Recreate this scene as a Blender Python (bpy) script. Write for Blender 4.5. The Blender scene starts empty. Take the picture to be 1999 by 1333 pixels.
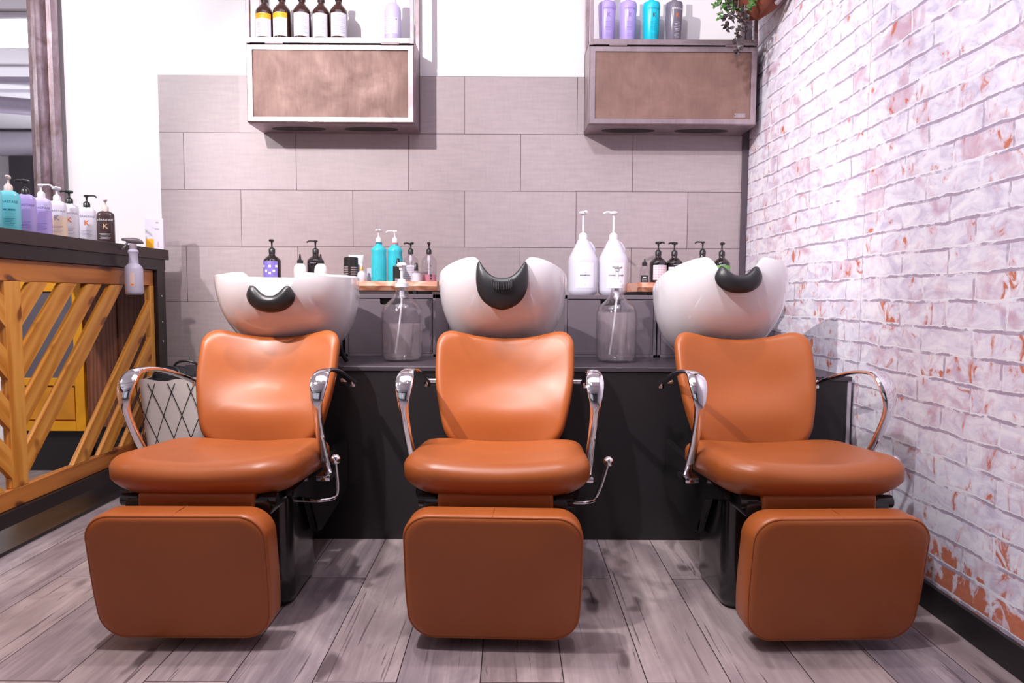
import bpy, bmesh, math, random
from mathutils import Vector, Matrix
random.seed(7)
PI = math.pi
sin, cos = math.sin, math.cos
col = bpy.context.scene.collection
scene = bpy.context.scene

# ------------------------------------------------------------------ node helpers
def srgb(r, g, b):
    f = lambda c: (c/255/12.92) if c/255 <= .04045 else ((c/255+.055)/1.055)**2.4
    return (f(r), f(g), f(b), 1)

def new_mat(name):
    m = bpy.data.materials.new(name); m.use_nodes = True
    nt = m.node_tree; b = nt.nodes['Principled BSDF']
    return m, nt, b

def N(nt, kind, **inputs):
    n = nt.nodes.new(kind)
    for k, v in inputs.items():
        k2 = k.replace('_', ' ')
        if k2 in n.inputs: n.inputs[k2].default_value = v
        else: setattr(n, k, v)
    return n

def ramp(nt, fac, stops, interp='LINEAR'):
    r = nt.nodes.new('ShaderNodeValToRGB'); r.color_ramp.interpolation = interp
    e = r.color_ramp.elements
    while len(e) < len(stops): e.new(.5)
    for i, (p, c) in enumerate(stops):
        e[i].position = p; e[i].color = c if len(c) == 4 else (*c, 1)
    nt.links.new(fac, r.inputs[0]); return r

def mix(nt, fac, a, b, mode='MIX'):
    m = nt.nodes.new('ShaderNodeMix'); m.data_type = 'RGBA'; m.blend_type = mode
    for s, v in ((0, fac), (6, a), (7, b)):
        if isinstance(v, (int, float, tuple)): m.inputs[s].default_value = v
        else: nt.links.new(v, m.inputs[s])
    return m.outputs[2]

def math_n(nt, op, a, b=None, c=None):
    m = nt.nodes.new('ShaderNodeMath'); m.operation = op
    for i, v in enumerate((a, b, c)):
        if v is None: continue
        if isinstance(v, (int, float)): m.inputs[i].default_value = v
        else: nt.links.new(v, m.inputs[i])
    return m.outputs[0]

def coords(nt, order='xyz', scale=(1, 1, 1), loc=(0, 0, 0)):
    """object coordinates re-ordered, then scaled and moved"""
    t = nt.nodes.new('ShaderNodeTexCoord')
    s = nt.nodes.new('ShaderNodeSeparateXYZ'); nt.links.new(t.outputs['Object'], s.inputs[0])
    c = nt.nodes.new('ShaderNodeCombineXYZ')
    for i, ch in enumerate(order):
        if ch in 'xyz': nt.links.new(s.outputs['xyz'.index(ch)], c.inputs[i])
    mp = nt.nodes.new('ShaderNodeMapping'); mp.inputs['Scale'].default_value = scale; mp.inputs['Location'].default_value = loc
    nt.links.new(c.outputs[0], mp.inputs[0]); return mp.outputs[0]

def noise(nt, vec, scale, detail=4, rough=.55, dist=0):
    n = N(nt, 'ShaderNodeTexNoise', Scale=scale, Detail=detail, Roughness=rough, Distortion=dist)
    if vec is not None: nt.links.new(vec, n.inputs['Vector'])
    return n.outputs['Fac']

def bump(nt, b, h, strength, dist=.002):
    n = N(nt, 'ShaderNodeBump', Strength=strength, Distance=dist)
    nt.links.new(h, n.inputs['Height']); nt.links.new(n.outputs[0], b.inputs['Normal'])

MATS = {}
def plain(name, c, rough=.5, metal=0, spec=.5, coat=0, var=.06, scale=30, bmp=0, **kw):
    """a slightly mottled procedural material"""
    if name in MATS: return MATS[name]
    m, nt, b = new_mat(name)
    v = coords(nt); f = noise(nt, v, scale)
    lo = tuple(max(0, x*(1-var)) for x in c[:3]) + (1,); hi = tuple(min(1, x*(1+var)) for x in c[:3]) + (1,)
    nt.links.new(mix(nt, f, lo, hi), b.inputs['Base Color'])
    b.inputs['Roughness'].default_value = rough; b.inputs['Metallic'].default_value = metal
    b.inputs['Specular IOR Level'].default_value = spec
    if coat: b.inputs['Coat Weight'].default_value = coat; b.inputs['Coat Roughness'].default_value = .08
    if bmp: bump(nt, b, f, bmp)
    for k, val in kw.items(): b.inputs[k.replace('_', ' ')].default_value = val
    MATS[name] = m; return m

def leather():
    m, nt, b = new_mat('tan_leather')
    v = coords(nt)
    big = noise(nt, v, 5, 3); fine = noise(nt, v, 260, 2)
    vo = N(nt, 'ShaderNodeTexVoronoi', Scale=330.0); nt.links.new(v, vo.inputs['Vector'])
    c = mix(nt, big, (.33, .080, .016, 1), (.40, .106, .024, 1))
    nt.links.new(c, b.inputs['Base Color'])
    r = ramp(nt, big, [(.3, (.34,)*3), (.7, (.44,)*3)]); nt.links.new(r.outputs[0], b.inputs['Roughness'])
    b.inputs['Specular IOR Level'].default_value = .42
    b.inputs['Coat Weight'].default_value = .08; b.inputs['Coat Roughness'].default_value = .25
    h = math_n(nt, 'ADD', math_n(nt, 'MULTIPLY', vo.outputs['Distance'], .5), fine)
    bump(nt, b, h, .12, .0006)
    return m

def wood(name, c_lo, c_hi, c_knot, axis='xyz', rough=.45, coat=.2, k=1.0):
    m, nt, b = new_mat(name)
    v = coords(nt, axis, (1.2*k, 9*k, 9*k))
    n1 = noise(nt, v, 2.2, 3, .5, .6)
    w = N(nt, 'ShaderNodeTexWave', Scale=1.6, Distortion=9.0, Detail=3.0); w.bands_direction = 'Y'
    w.inputs['Detail Scale'].default_value = .8
    nt.links.new(v, w.inputs['Vector'])
    v2 = coords(nt, axis, (4*k, 90*k, 90*k)); n2 = noise(nt, v2, 1.0, 4)
    c = mix(nt, w.outputs['Fac'], c_lo, c_hi)
    c = mix(nt, math_n(nt, 'MULTIPLY', n2, .3), c, c_lo, 'MULTIPLY')
    vk = coords(nt, axis, (5*k, 9*k, 9*k)); kn = noise(nt, vk, 1.3, 1, .4)
    kr = ramp(nt, kn, [(.69, (0, 0, 0)), (.75, (1, 1, 1))])
    c = mix(nt, kr.outputs[0], c, c_knot)
    nt.links.new(c, b.inputs['Base Color'])
    b.inputs['Roughness'].default_value = rough; b.inputs['Coat Weight'].default_value = coat; b.inputs['Coat Roughness'].default_value = .25
    bump(nt, b, n2, .15, .001)
    return m

def glassy(name, tint=(1, 1, 1, 1), rough=.02, ior=1.45, strength=1.0):
    """thin clear shell: mostly transparent, fresnel gloss"""
    m, nt, b = new_mat(name)
    out = nt.nodes['Material Output']
    tr = N(nt, 'ShaderNodeBsdfTransparent', Color=tint); gl = N(nt, 'ShaderNodeBsdfGlossy', Roughness=rough)
    lw = N(nt, 'ShaderNodeLayerWeight', Blend=.5); mx = nt.nodes.new('ShaderNodeMixShader')
    nt.links.new(math_n(nt, 'MULTIPLY_ADD', math_n(nt, 'POWER', lw.outputs['Facing'], 3.5), .55*strength, .05), mx.inputs[0]); nt.links.new(tr.outputs[0], mx.inputs[1]); nt.links.new(gl.outputs[0], mx.inputs[2])
    nt.links.new(mx.outputs[0], out.inputs[0]); return m

def milky(name, c, trans=.5, rough=.35):
    """translucent plastic"""
    m, nt, b = new_mat(name)
    out = nt.nodes['Material Output']
    f = noise(nt, coords(nt), 20)
    nt.links.new(mix(nt, f, tuple(x*.96 for x in c[:3])+(1,), c), b.inputs['Base Color'])
    b.inputs['Roughness'].default_value = rough
    tr = N(nt, 'ShaderNodeBsdfTransparent'); mx = N(nt, 'ShaderNodeMixShader', Fac=trans)
    nt.links.new(b.outputs[0], mx.inputs[1]); nt.links.new(tr.outputs[0], mx.inputs[2]); nt.links.new(mx.outputs[0], out.inputs[0])
    return m

# ---- surfaces
def mat_tiles():
    m, nt, b = new_mat('greige_wall_tiles')
    v = coords(nt, 'xz0', (1, 1, 1), (1.7498+12, 0, 0))
    br = N(nt, 'ShaderNodeTexBrick', Scale=1.0, Mortar_Size=.0016, Mortar_Smooth=.1, Bias=0.0, Brick_Width=.6, Row_Height=.3)
    br.inputs['Color1'].default_value = (0, 0, 0, 1); br.inputs['Color2'].default_value = (1, 1, 1, 1); br.inputs['Mortar'].default_value = (.5, .5, .5, 1)
    br.offset = .5; nt.links.new(v, br.inputs['Vector'])
    base = mix(nt, br.outputs['Color'], srgb(174, 160, 163), srgb(185, 171, 175))
    v3 = coords(nt, 'xz0', (6, 40, 1)); v4 = coords(nt, 'xz0', (60, 9, 1))
    n1 = noise(nt, v3, 1.4, 5); n2 = noise(nt, v4, 1.4, 4); n3 = noise(nt, coords(nt), 3.0, 4)
    s = math_n(nt, 'ADD', math_n(nt, 'MULTIPLY', n1, .45), math_n(nt, 'ADD', math_n(nt, 'MULTIPLY', n2, .25), math_n(nt, 'MULTIPLY', n3, .3)))
    r = ramp(nt, s, [(.35, (.86, .85, .85)), (.68, (1.05, 1.05, 1.04))])
    c = mix(nt, 1.0, base, r.outputs[0], 'MULTIPLY')
    t0 = nt.nodes.new('ShaderNodeTexCoord'); s0 = nt.nodes.new('ShaderNodeSeparateXYZ'); nt.links.new(t0.outputs['Object'], s0.inputs[0])
    long_tile = math_n(nt, 'MULTIPLY', math_n(nt, 'GREATER_THAN', s0.outputs[2], 1.803), math_n(nt, 'LESS_THAN', s0.outputs[0], -1.2))
    jf = math_n(nt, 'MULTIPLY', br.outputs['Fac'], math_n(nt, 'SUBTRACT', 1.0, long_tile))
    c = mix(nt, jf, c, srgb(88, 70, 72))
    nt.links.new(c, b.inputs['Base Color'])
    b.inputs['Roughness'].default_value = .42; b.inputs['Specular IOR Level'].default_value = .35
    bump(nt, b, math_n(nt, 'SUBTRACT', math_n(nt, 'MULTIPLY', s, .2), br.outputs['Fac']), .3, .002)
    return m

def mat_brick():
    """white-washed brick wallpaper"""
    m, nt, b = new_mat('whitewashed_brick_wallpaper')
    raw = coords(nt, 'yz0')
    wn = N(nt, 'ShaderNodeTexNoise', Scale=14.0, Detail=3.0); nt.links.new(raw, wn.inputs['Vector'])
    wb = N(nt, 'ShaderNodeTexNoise', Scale=3.0, Detail=1.0); nt.links.new(raw, wb.inputs['Vector'])
    def vm(op, a, bb):
        n = nt.nodes.new('ShaderNodeVectorMath'); n.operation = op
        for i, x in enumerate((a, bb)):
            if isinstance(x, tuple): n.inputs[i].default_value = x
            else: nt.links.new(x, n.inputs[i])
        return n.outputs[0]
    w1 = vm('MULTIPLY', vm('SUBTRACT', wn.outputs['Color'], (.5, .5, .5)), (.022, .016, 0))
    w2 = vm('MULTIPLY', vm('SUBTRACT', wb.outputs['Color'], (.5, .5, .5)), (.03, .022, 0))
    v = vm('ADD', vm('ADD', raw, (12.1, 11.998, 0)), vm('ADD', w1, w2))
    def brick(vec, ms, sm):
        br = N(nt, 'ShaderNodeTexBrick', Scale=1.0, Mortar_Size=ms, Mortar_Smooth=sm, Bias=0.0, Brick_Width=.232, Row_Height=.0765)
        br.inputs['Color1'].default_value = (0, 0, 0, 1); br.inputs['Color2'].default_value = (1, 1, 1, 1); br.inputs['Mortar'].default_value = (.5, .5, .5, 1)
        br.offset = .5; nt.links.new(vec, br.inputs['Vector']); return br
    b1 = brick(v, .0055, .25)
    b2 = brick(vm('ADD', v, (-.002, .0048, 0)), .0046, .1)      # the dark side of the printed joint
    rnd = b1.outputs['Color']
    rg = nt.nodes.new('ShaderNodeRGBToBW'); nt.links.new(rnd, rg.inputs[0]); rnd = rg.outputs[0]
    # faces
    st = noise(nt, coords(nt, 'yz0', (1, 1.8, 1)), 9, 6, .65, 1.2)
    face = ramp(nt, st, [(.30, srgb(206, 196, 218)), (.46, srgb(236, 231, 244)), (.62, srgb(251, 249, 254))]).outputs[0]
    pk = noise(nt, coords(nt, 'yz0', (1, 1, 1), (5, 2, 0)), 7, 5, .6, .8)
    pkm = ramp(nt, math_n(nt, 'ADD', pk, math_n(nt, 'MULTIPLY', rnd, .10)), [(.58, (0, 0, 0)), (.76, (1, 1, 1))]).outputs[0]
    face = mix(nt, math_n(nt, 'MULTIPLY', pkm, .75), face, srgb(206, 162, 180))
    # bare brick showing through
    sp = nt.nodes.new('ShaderNodeSeparateXYZ'); nt.links.new(raw, sp.inputs[0])
    low = nt.nodes.new('ShaderNodeMapRange'); nt.links.new(sp.outputs[1], low.inputs[0])
    low.inputs[1].default_value = .05; low.inputs[2].default_value = .30; low.inputs[3].default_value = .17; low.inputs[4].default_value = 0
    low2 = nt.nodes.new('ShaderNodeMapRange'); nt.links.new(sp.outputs[1], low2.inputs[0])
    low2.inputs[1].default_value = .2; low2.inputs[2].default_value = 1.3; low2.inputs[3].default_value = .035; low2.inputs[4].default_value = 0
    og = noise(nt, coords(nt, 'yz0', (1.15, .8, 1), (1, 7, 0)), 15, 4, .6, 1.0)
    sel = math_n(nt, 'ADD', math_n(nt, 'ADD', og, math_n(nt, 'MULTIPLY', rnd, .09)), math_n(nt, 'ADD', low.outputs[0], low2.outputs[0]))
    om = ramp(nt, sel, [(.685, (0, 0, 0)), (.74, (1, 1, 1))]).outputs[0]
    halo = ramp(nt, sel, [(.61, (0, 0, 0)), (.71, (1, 1, 1))]).outputs[0]
    oc = mix(nt, noise(nt, raw, 60, 3), srgb(190, 100, 72), srgb(224, 146, 116))
    face = mix(nt, math_n(nt, 'MULTIPLY', halo, .55), face, srgb(216, 170, 180))
    face = mix(nt, om, face, oc)
    # joints
    pj = noise(nt, coords(nt, 'yz0', (1, 1, 1), (3, 3, 0)), 8.0, 4, .65)
    c = mix(nt, b1.outputs['Fac'], face, srgb(247, 245, 252))
    dk = mix(nt, noise(nt, raw, 25, 3), srgb(150, 132, 150), srgb(192, 176, 198))
    vs3 = nt.nodes.new('ShaderNodeSeparateXYZ'); nt.links.new(v, vs3.inputs[0])
    rag = noise(nt, raw, 60, 4, .7)
    zz = math_n(nt, 'ADD', math_n(nt, 'DIVIDE', vs3.outputs[1], .0765), math_n(nt, 'MULTIPLY_ADD', rag, .12, -.06))
    dz = math_n(nt, 'ABSOLUTE', math_n(nt, 'SUBTRACT', math_n(nt, 'FRACT', math_n(nt, 'ADD', zz, .5+.045)), .5))
    thick = math_n(nt, 'MULTIPLY', math_n(nt, 'SUBTRACT', pj, .45), .85)
    hj = ramp(nt, math_n(nt, 'MULTIPLY', math_n(nt, 'SUBTRACT', math_n(nt, 'MINIMUM', thick, .062), dz), 10), [(.0, (0, 0, 0)), (.12, (1, 1, 1))]).outputs[0]
    pv = noise(nt, coords(nt, 'yz0', (1, 1, 1), (9, 4, 0)), 11, 4, .65)
    vj = math_n(nt, 'MULTIPLY', b2.outputs['Fac'], ramp(nt, pv, [(.46, (.05, .05, .05)), (.58, (.8, .8, .8))]).outputs[0])
    c = mix(nt, vj, c, srgb(172, 152, 174))
    c = mix(nt, math_n(nt, 'MULTIPLY', hj, .92), c, dk)
    # wallpaper seams
    for y0 in (2.413, 3.545, 1.28):
        d = math_n(nt, 'ABSOLUTE', math_n(nt, 'SUBTRACT', math_n(nt, 'ADD', sp.outputs[0], math_n(nt, 'MULTIPLY', noise(nt, raw, 2, 1), .004)), y0+.002))
        sm = ramp(nt, math_n(nt, 'MULTIPLY', d, 100), [(.10, (1, 1, 1)), (.2, (0, 0, 0))]).outputs[0]
        c = mix(nt, math_n(nt, 'MULTIPLY', sm, .7), c, srgb(176, 150, 160))
    nt.links.new(c, b.inputs['Base Color'])
    b.inputs['Roughness'].default_value = .55; b.inputs['Specular IOR Level'].default_value = .3
    bump(nt, b, math_n(nt, 'SUBTRACT', st, b1.outputs['Fac']), .15, .002)
    return m

def mat_floor():
    m, nt, b = new_mat('weathered_grey_planks')
    v = coords(nt, 'yx0', (1, 1, 1), (-2.157+.6+12, .006+8, 0))
    br = N(nt, 'ShaderNodeTexBrick', Scale=1.0, Mortar_Size=.0016, Mortar_Smooth=.3, Bias=0.0, Brick_Width=1.2, Row_Height=.2035)
    br.inputs['Color1'].default_value = (0, 0, 0, 1); br.inputs['Color2'].default_value = (1, 1, 1, 1); br.inputs['Mortar'].default_value = (.5, .5, .5, 1)
    br.offset = .5; nt.links.new(v, br.inputs['Vector'])
    rg = nt.nodes.new('ShaderNodeRGBToBW'); nt.links.new(br.outputs['Color'], rg.inputs[0]); rnd = rg.outputs[0]
    # each plank reads another stretch of the grain
    t = nt.nodes.new('ShaderNodeTexCoord'); sp = nt.nodes.new('ShaderNodeSeparateXYZ'); nt.links.new(t.outputs['Object'], sp.inputs[0])
    def grain(sx, sy, seed):
        c = nt.nodes.new('ShaderNodeCombineXYZ')
        nt.links.new(math_n(nt, 'MULTIPLY', sp.outputs[0], sx), c.inputs[0]); nt.links.new(math_n(nt, 'MULTIPLY', sp.outputs[1], sy), c.inputs[1])
        nt.links.new(math_n(nt, 'MULTIPLY', rnd, seed), c.inputs[2]); return c.outputs[0]
    g1 = noise(nt, grain(22, 1.6, 31), 1.3, 6, .62, .9)
    g2 = noise(nt, grain(90, 3.5, 17), 1.2, 4, .6, .3)
    g3 = noise(nt, grain(5, 2.4, 23), 1.1, 4, .6, .6)
    cr = noise(nt, grain(70, 2.2, 41), 1.0, 3, .55, 1.2)
    c = ramp(nt, g1, [(.30, srgb(112, 98, 104)), (.48, srgb(164, 147, 150)), (.68, srgb(206, 188, 186))]).outputs[0]
    c = mix(nt, .55, c, ramp(nt, g3, [(.32, srgb(104, 92, 104)), (.5, srgb(160, 144, 150)), (.66, srgb(210, 192, 190))]).outputs[0])
    c = mix(nt, math_n(nt, 'MULTIPLY', g2, .5), c, srgb(120, 105, 106), 'MULTIPLY')
    c = mix(nt, ramp(nt, rnd, [(0, (.0,)*3), (1, (.30,)*3)]).outputs[0], c, srgb(206, 178, 160))
    crm = ramp(nt, cr, [(.64, (0, 0, 0)), (.68, (1, 1, 1))]).outputs[0]
    c = mix(nt, math_n(nt, 'MULTIPLY', crm, .75), c, srgb(84, 70, 74))
    kn = noise(nt, grain(9, 5, 57), 1.0, 1, .4, .4)
    c = mix(nt, math_n(nt, 'MULTIPLY', ramp(nt, kn, [(.67, (0, 0, 0)), (.74, (1, 1, 1))]).outputs[0], .8), c, srgb(84, 68, 70))
    c = mix(nt, 1.0, c, (.90, .93, .97, 1), 'MULTIPLY')
    c = mix(nt, br.outputs['Fac'], c, srgb(52, 42, 48))
    nt.links.new(c, b.inputs['Base Color'])
    b.inputs['Roughness'].default_value = .40; b.inputs['Specular IOR Level'].default_value = .4
    h = math_n(nt, 'SUBTRACT', math_n(nt, 'SUBTRACT', math_n(nt, 'MULTIPLY', g2, .3), math_n(nt, 'MULTIPLY', crm, .3)), br.outputs['Fac'])
    bump(nt, b, h, .35, .002)
    return m

def mat_brushed(name, lo, hi, rough=.35, metal=.9):
    m, nt, b = new_mat(name)
    v = coords(nt, 'xyz', (3, 3, 3)); n = noise(nt, v, 2.2, 6, .6, .5); n2 = noise(nt, coords(nt, 'xyz', (60, 60, 8)), 1.5, 3)
    f = math_n(nt, 'ADD', math_n(nt, 'MULTIPLY', n, .8), math_n(nt, 'MULTIPLY', n2, .2))
    nt.links.new(ramp(nt, f, [(.35, lo), (.68, hi)]).outputs[0], b.inputs['Base Color'])
    b.inputs['Metallic'].default_value = metal
    nt.links.new(ramp(nt, f, [(.3, (rough+.12,)*3), (.7, (rough-.06,)*3)]).outputs[0], b.inputs['Roughness'])
    return m

LEA = leather()
CHROME = plain('chrome', (.86, .85, .88), .07, 1.0, var=.02)
BLACK = plain('black_lacquer', (.012, .011, .012), .18, coat=.3)
BLACKM = plain('black_laminate', (.016, .014, .016), .38)
BLACKP = plain('black_plastic', (.02, .019, .022), .32)
RUBBER = plain('black_gel_rubber', (.018, .017, .019), .36)
CERAM = plain('white_ceramic', (.86, .83, .86), .09, coat=.6, var=.01)
GREYCAB = plain('grey_cabinet_lacquer', srgb(112, 102, 110), .4, var=.03)
WHITEP = plain('white_plastic', (.85, .84, .88), .3, var=.02)
TEAL = plain('teal_plastic', srgb(60, 205, 222), .3, var=.04)
TEALP = plain('pale_teal_plastic', srgb(120, 208, 222), .25, var=.04)
LILAC = plain('lilac_plastic', srgb(182, 164, 226), .25, var=.03)
LILACP = plain('pale_lilac_plastic', srgb(208, 200, 240), .3, var=.03)
PEARL = plain('pearl_white_plastic', srgb(226, 222, 236), .25, var=.02)
CREAM = plain('peach_cream', srgb(232, 205, 185), .4, var=.03)
BROWNB = plain('dark_brown_plastic', srgb(78, 60, 62), .2, var=.05)
SLATEB = plain('slate_mauve_plastic', srgb(120, 112, 128), .2, var=.06)
AMBER = plain('amber_brown_glass', srgb(62, 36, 30), .08, coat=.5, var=.15, scale=12)
AMBERD = plain('dark_amber_glass', srgb(34, 26, 26), .08, coat=.5, var=.15, scale=12)
LABEL = plain('paper_label', srgb(226, 224, 238), .6, var=.02)
ORANGE = plain('orange_label_band', srgb(246, 176, 30), .5, var=.04)
LILLAB = plain('purple_label', srgb(128, 118, 206), .5, var=.25, scale=90)
GREENLAB = plain('green_label', srgb(110, 176, 84), .5, var=.3, scale=90)
INKD = plain('dark_ink', srgb(70, 60, 80), .6)
INKG = plain('grey_ink', srgb(150, 145, 165), .6)
INKP = plain('purple_ink', srgb(130, 110, 190), .6)
INKT = plain('teal_ink', srgb(10, 130, 150), .6)
INKW = plain('white_ink', srgb(236, 234, 240), .5)
INKGOLD = plain('gold_ink', srgb(214, 178, 140), .4)
INKO = plain('orange_ink', srgb(226, 120, 50), .5)
INKR = plain('red_ink', srgb(190, 60, 70), .5)
STEEL = mat_brushed('raw_steel_frame', srgb(140, 124, 128), srgb(174, 158, 164), .36, .75)
PLATE = mat_brushed('brushed_brown_sheet', srgb(114, 84, 76), srgb(138, 106, 96), .50, .15)
PINE = wood('honey_stained_pine', srgb(196, 124, 40), srgb(226, 162, 76), srgb(130, 68, 24))
PINED = wood('dark_stained_pine_rail', srgb(166, 96, 40), srgb(196, 124, 56), srgb(100, 50, 24))
SLABW = wood('live_edge_wood', srgb(184, 120, 88), srgb(226, 168, 136), srgb(120, 66, 44), k=1.4)
YELLOW = plain('yellow_painted_wood', srgb(232, 158, 22), .4, var=.18, scale=9)
BROWNP = wood('dark_brown_panel', srgb(112, 64, 42), srgb(142, 86, 58), srgb(84, 44, 30), 'zxy')
DARKIRON = plain('dark_brown_iron', srgb(62, 50, 50), .42, .3, var=.1)
BARK = plain('red_brown_driftwood', srgb(126, 66, 44), .8, var=.35, scale=14, bmp=.6)
LEAFM = plain('green_leaf', srgb(82, 122, 60), .4, var=.3, scale=20)
LEAFD = plain('dark_leaf', srgb(66, 58, 58), .4, var=.25, scale=20)
STEMM = plain('pale_stem', srgb(170, 140, 130), .6)
CANVAS = plain('white_canvas', srgb(222, 216, 214), .8, var=.06, scale=18, bmp=.5)
BLACKC = plain('black_cloth', (.02, .02, .025), .8)
WHITEW = plain('white_wall_paint', srgb(244, 240, 242), .6, var=.008)
CLEARP = glassy('clear_plastic', (.93, .92, .94, 1), .05, 1.45)
MILKJ = milky('milky_plastic', srgb(236, 234, 248), .22)
SPRAYM = milky('spray_bottle_plastic', srgb(206, 200, 224), .25)

# ------------------------------------------------------------------ mesh helpers
def obj(name, bm, mat, parent=None, smooth=True, sub=0, label=None):
    me = bpy.data.meshes.new(name)
    bmesh.ops.recalc_face_normals(bm, faces=bm.faces)
    bm.to_mesh(me); bm.free()
    me.materials.append(mat)
    if smooth:
        for p in me.polygons: p.use_smooth = True
        me.set_sharp_from_angle(angle=math.radians(38))
    o = bpy.data.objects.new(name, me); col.objects.link(o)
    if parent is not None: o.parent = parent
    if sub:
        md = o.modifiers.new('sub', 'SUBSURF'); md.levels = sub; md.render_levels = sub
    if label: o['label'] = label
    return o

def thing(name, label, cat, loc=(0, 0, 0), rz=0, group=None):
    o = bpy.data.objects.new(name, None); col.objects.link(o)
    o.location = loc; o.rotation_euler = (0, 0, rz); o['label'] = label; o['category'] = cat
    if group: o['group'] = group
    o.empty_display_size = .05
    return o

def tag(o, label, cat, group=None):
    o['label'] = label; o['category'] = cat
    if group: o['group'] = group
    return o

def struct(o): o['kind'] = 'structure'; return o

def dup(root, loc, label, group=None, rz=None):
    r = root.copy(); col.objects.link(r); r.location = loc; r['label'] = label
    if group: r['group'] = group
    if rz is not None: r.rotation_euler = (0, 0, rz)
    for ch in list(root.children):
        c = ch.copy(); col.objects.link(c); c.parent = r
        for g in list(ch.children):
            d = g.copy(); col.objects.link(d); d.parent = c
    return r

def B(): return bmesh.new()

def box(bm, c, s, bev=0, seg=2, rot=None):
    r = bmesh.ops.create_cube(bm, size=1)
    vs = r['verts']
    M = Matrix.Translation(c) @ (rot if rot is not None else Matrix.Identity(4)) @ Matrix.Diagonal((s[0], s[1], s[2], 1))
    if bev:
        es = list({e for v in vs for e in v.link_edges})
        for v in vs: v.co = Vector((v.co.x*s[0], v.co.y*s[1], v.co.z*s[2]))
        rr = bmesh.ops.bevel(bm, geom=es, offset=bev, segments=seg, profile=.5, affect='EDGES')
        allv = {v for f in rr['faces'] for v in f.verts} | {v for v in vs if v.is_valid}
        M = Matrix.Translation(c) @ (rot if rot is not None else Matrix.Identity(4))
        for v in allv: v.co = M @ v.co
    else:
        for v in vs: v.co = M @ v.co
    return bm

def boxr(bm, x0, x1, y0, y1, z0, z1, bev=0, seg=2):
    return box(bm, ((x0+x1)/2, (y0+y1)/2, (z0+z1)/2), (x1-x0, y1-y0, z1-z0), bev, seg)

def skin_rings(bm, rings, closed=True, cap0=True, cap1=True):
    vs = [[bm.verts.new(p) for p in r] for r in rings]
    n = len(rings[0])
    for a, b_ in zip(vs, vs[1:]):
        for i in range(n if closed else n-1):
            j = (i+1) % n
            bm.faces.new((a[i], a[j], b_[j], b_[i]))
    if cap0: bm.faces.new(list(reversed(vs[0])))
    if cap1: bm.faces.new(vs[-1])
    return vs

def lathe(bm, prof, c=(0, 0, 0), seg=28, sx=1, sy=1, power=2.0, cap0=True, cap1=True):
    """profile of (r,z); power>2 gives a squarer section"""
    rings = []
    for r, z in prof:
        ring = []
        for i in range(seg):
            a = 2*PI*i/seg; ca, sa = cos(a), sin(a)
            k = (abs(ca)**power+abs(sa)**power)**(-1/power)
            ring.append((c[0]+r*k*ca*sx, c[1]+r*k*sa*sy, c[2]+z))
        rings.append(ring)
    skin_rings(bm, rings, True, cap0, cap1)
    return bm

def spline(pts, n=6):
    P = [Vector(p) for p in pts]; out = []
    for i in range(len(P)-1):
        p0 = P[max(i-1, 0)]; p1 = P[i]; p2 = P[i+1]; p3 = P[min(i+2, len(P)-1)]
        for k in range(n):
            t = k/n
            out.append(.5*((2*p1)+(-p0+p2)*t+(2*p0-5*p1+4*p2-p3)*t*t+(-p0+3*p1-3*p2+p3)*t**3))
    out.append(P[-1]); return out

def tube(bm, pts, r, seg=10, n=6, smooth=True):
    P = spline(pts, n) if smooth and len(pts) > 2 else [Vector(p) for p in pts]
    rad = r if callable(r) else (lambda t: r)
    rings = []; prev = None
    for i, p in enumerate(P):
        d = (P[min(i+1, len(P)-1)]-P[max(i-1, 0)]).normalized()
        if prev is None:
            up = Vector((0, 0, 1)) if abs(d.z) < .9 else Vector((1, 0, 0)); u = d.cross(up).normalized()
        else: u = (prev-d*prev.dot(d)).normalized()
        prev = u; v = d.cross(u); rr = rad(i/(len(P)-1))
        rings.append([p+(u*cos(2*PI*k/seg)+v*sin(2*PI*k/seg))*rr for k in range(seg)])
    skin_rings(bm, rings); return bm

def strap(bm, pts, width, thick, n=8):
    """flat bar; width runs along X, thickness across the path in its plane"""
    P = spline(pts, n); rings = []; L = len(P)-1; m = 16
    for i, p in enumerate(P):
        d = (P[min(i+1, L)]-P[max(i-1, 0)]).normalized(); xa = Vector((1, 0, 0)); xa = (xa-d*xa.dot(d)).normalized(); nn = d.cross(xa)
        t = i/L; w = width(t)/2; h = thick(t)/2; ring = []
        for k in range(m):
            a = 2*PI*k/m; ca, sa = cos(a), sin(a); q = (abs(ca)**3+abs(sa)**3)**(-1/3)
            ring.append(p+xa*(w*q*ca)+nn*(h*q*sa))
        rings.append(ring)
    skin_rings(bm, rings); return bm

def rrect(w, h, rc, n=10, m=6):
    """rounded rectangle outline in (a,b), counter-clockwise, with points along the straight sides"""
    pts = []; cs = [(w/2-rc, h/2-rc, 0), (-w/2+rc, h/2-rc, PI/2), (-w/2+rc, -h/2+rc, PI), (w/2-rc, -h/2+rc, 1.5*PI)]
    for q, (cx, cy, a0) in enumerate(cs):
        for k in range(n+1):
            a = a0+PI/2*k/n; pts.append((cx+rc*cos(a), cy+rc*sin(a)))
        nx = cs[(q+1) % 4]; a = nx[2]; e = (nx[0]+rc*cos(a), nx[1]+rc*sin(a)); s = pts[-1]
        for k in range(1, m): pts.append((s[0]+(e[0]-s[0])*k/m, s[1]+(e[1]-s[1])*k/m))
    return pts

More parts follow.
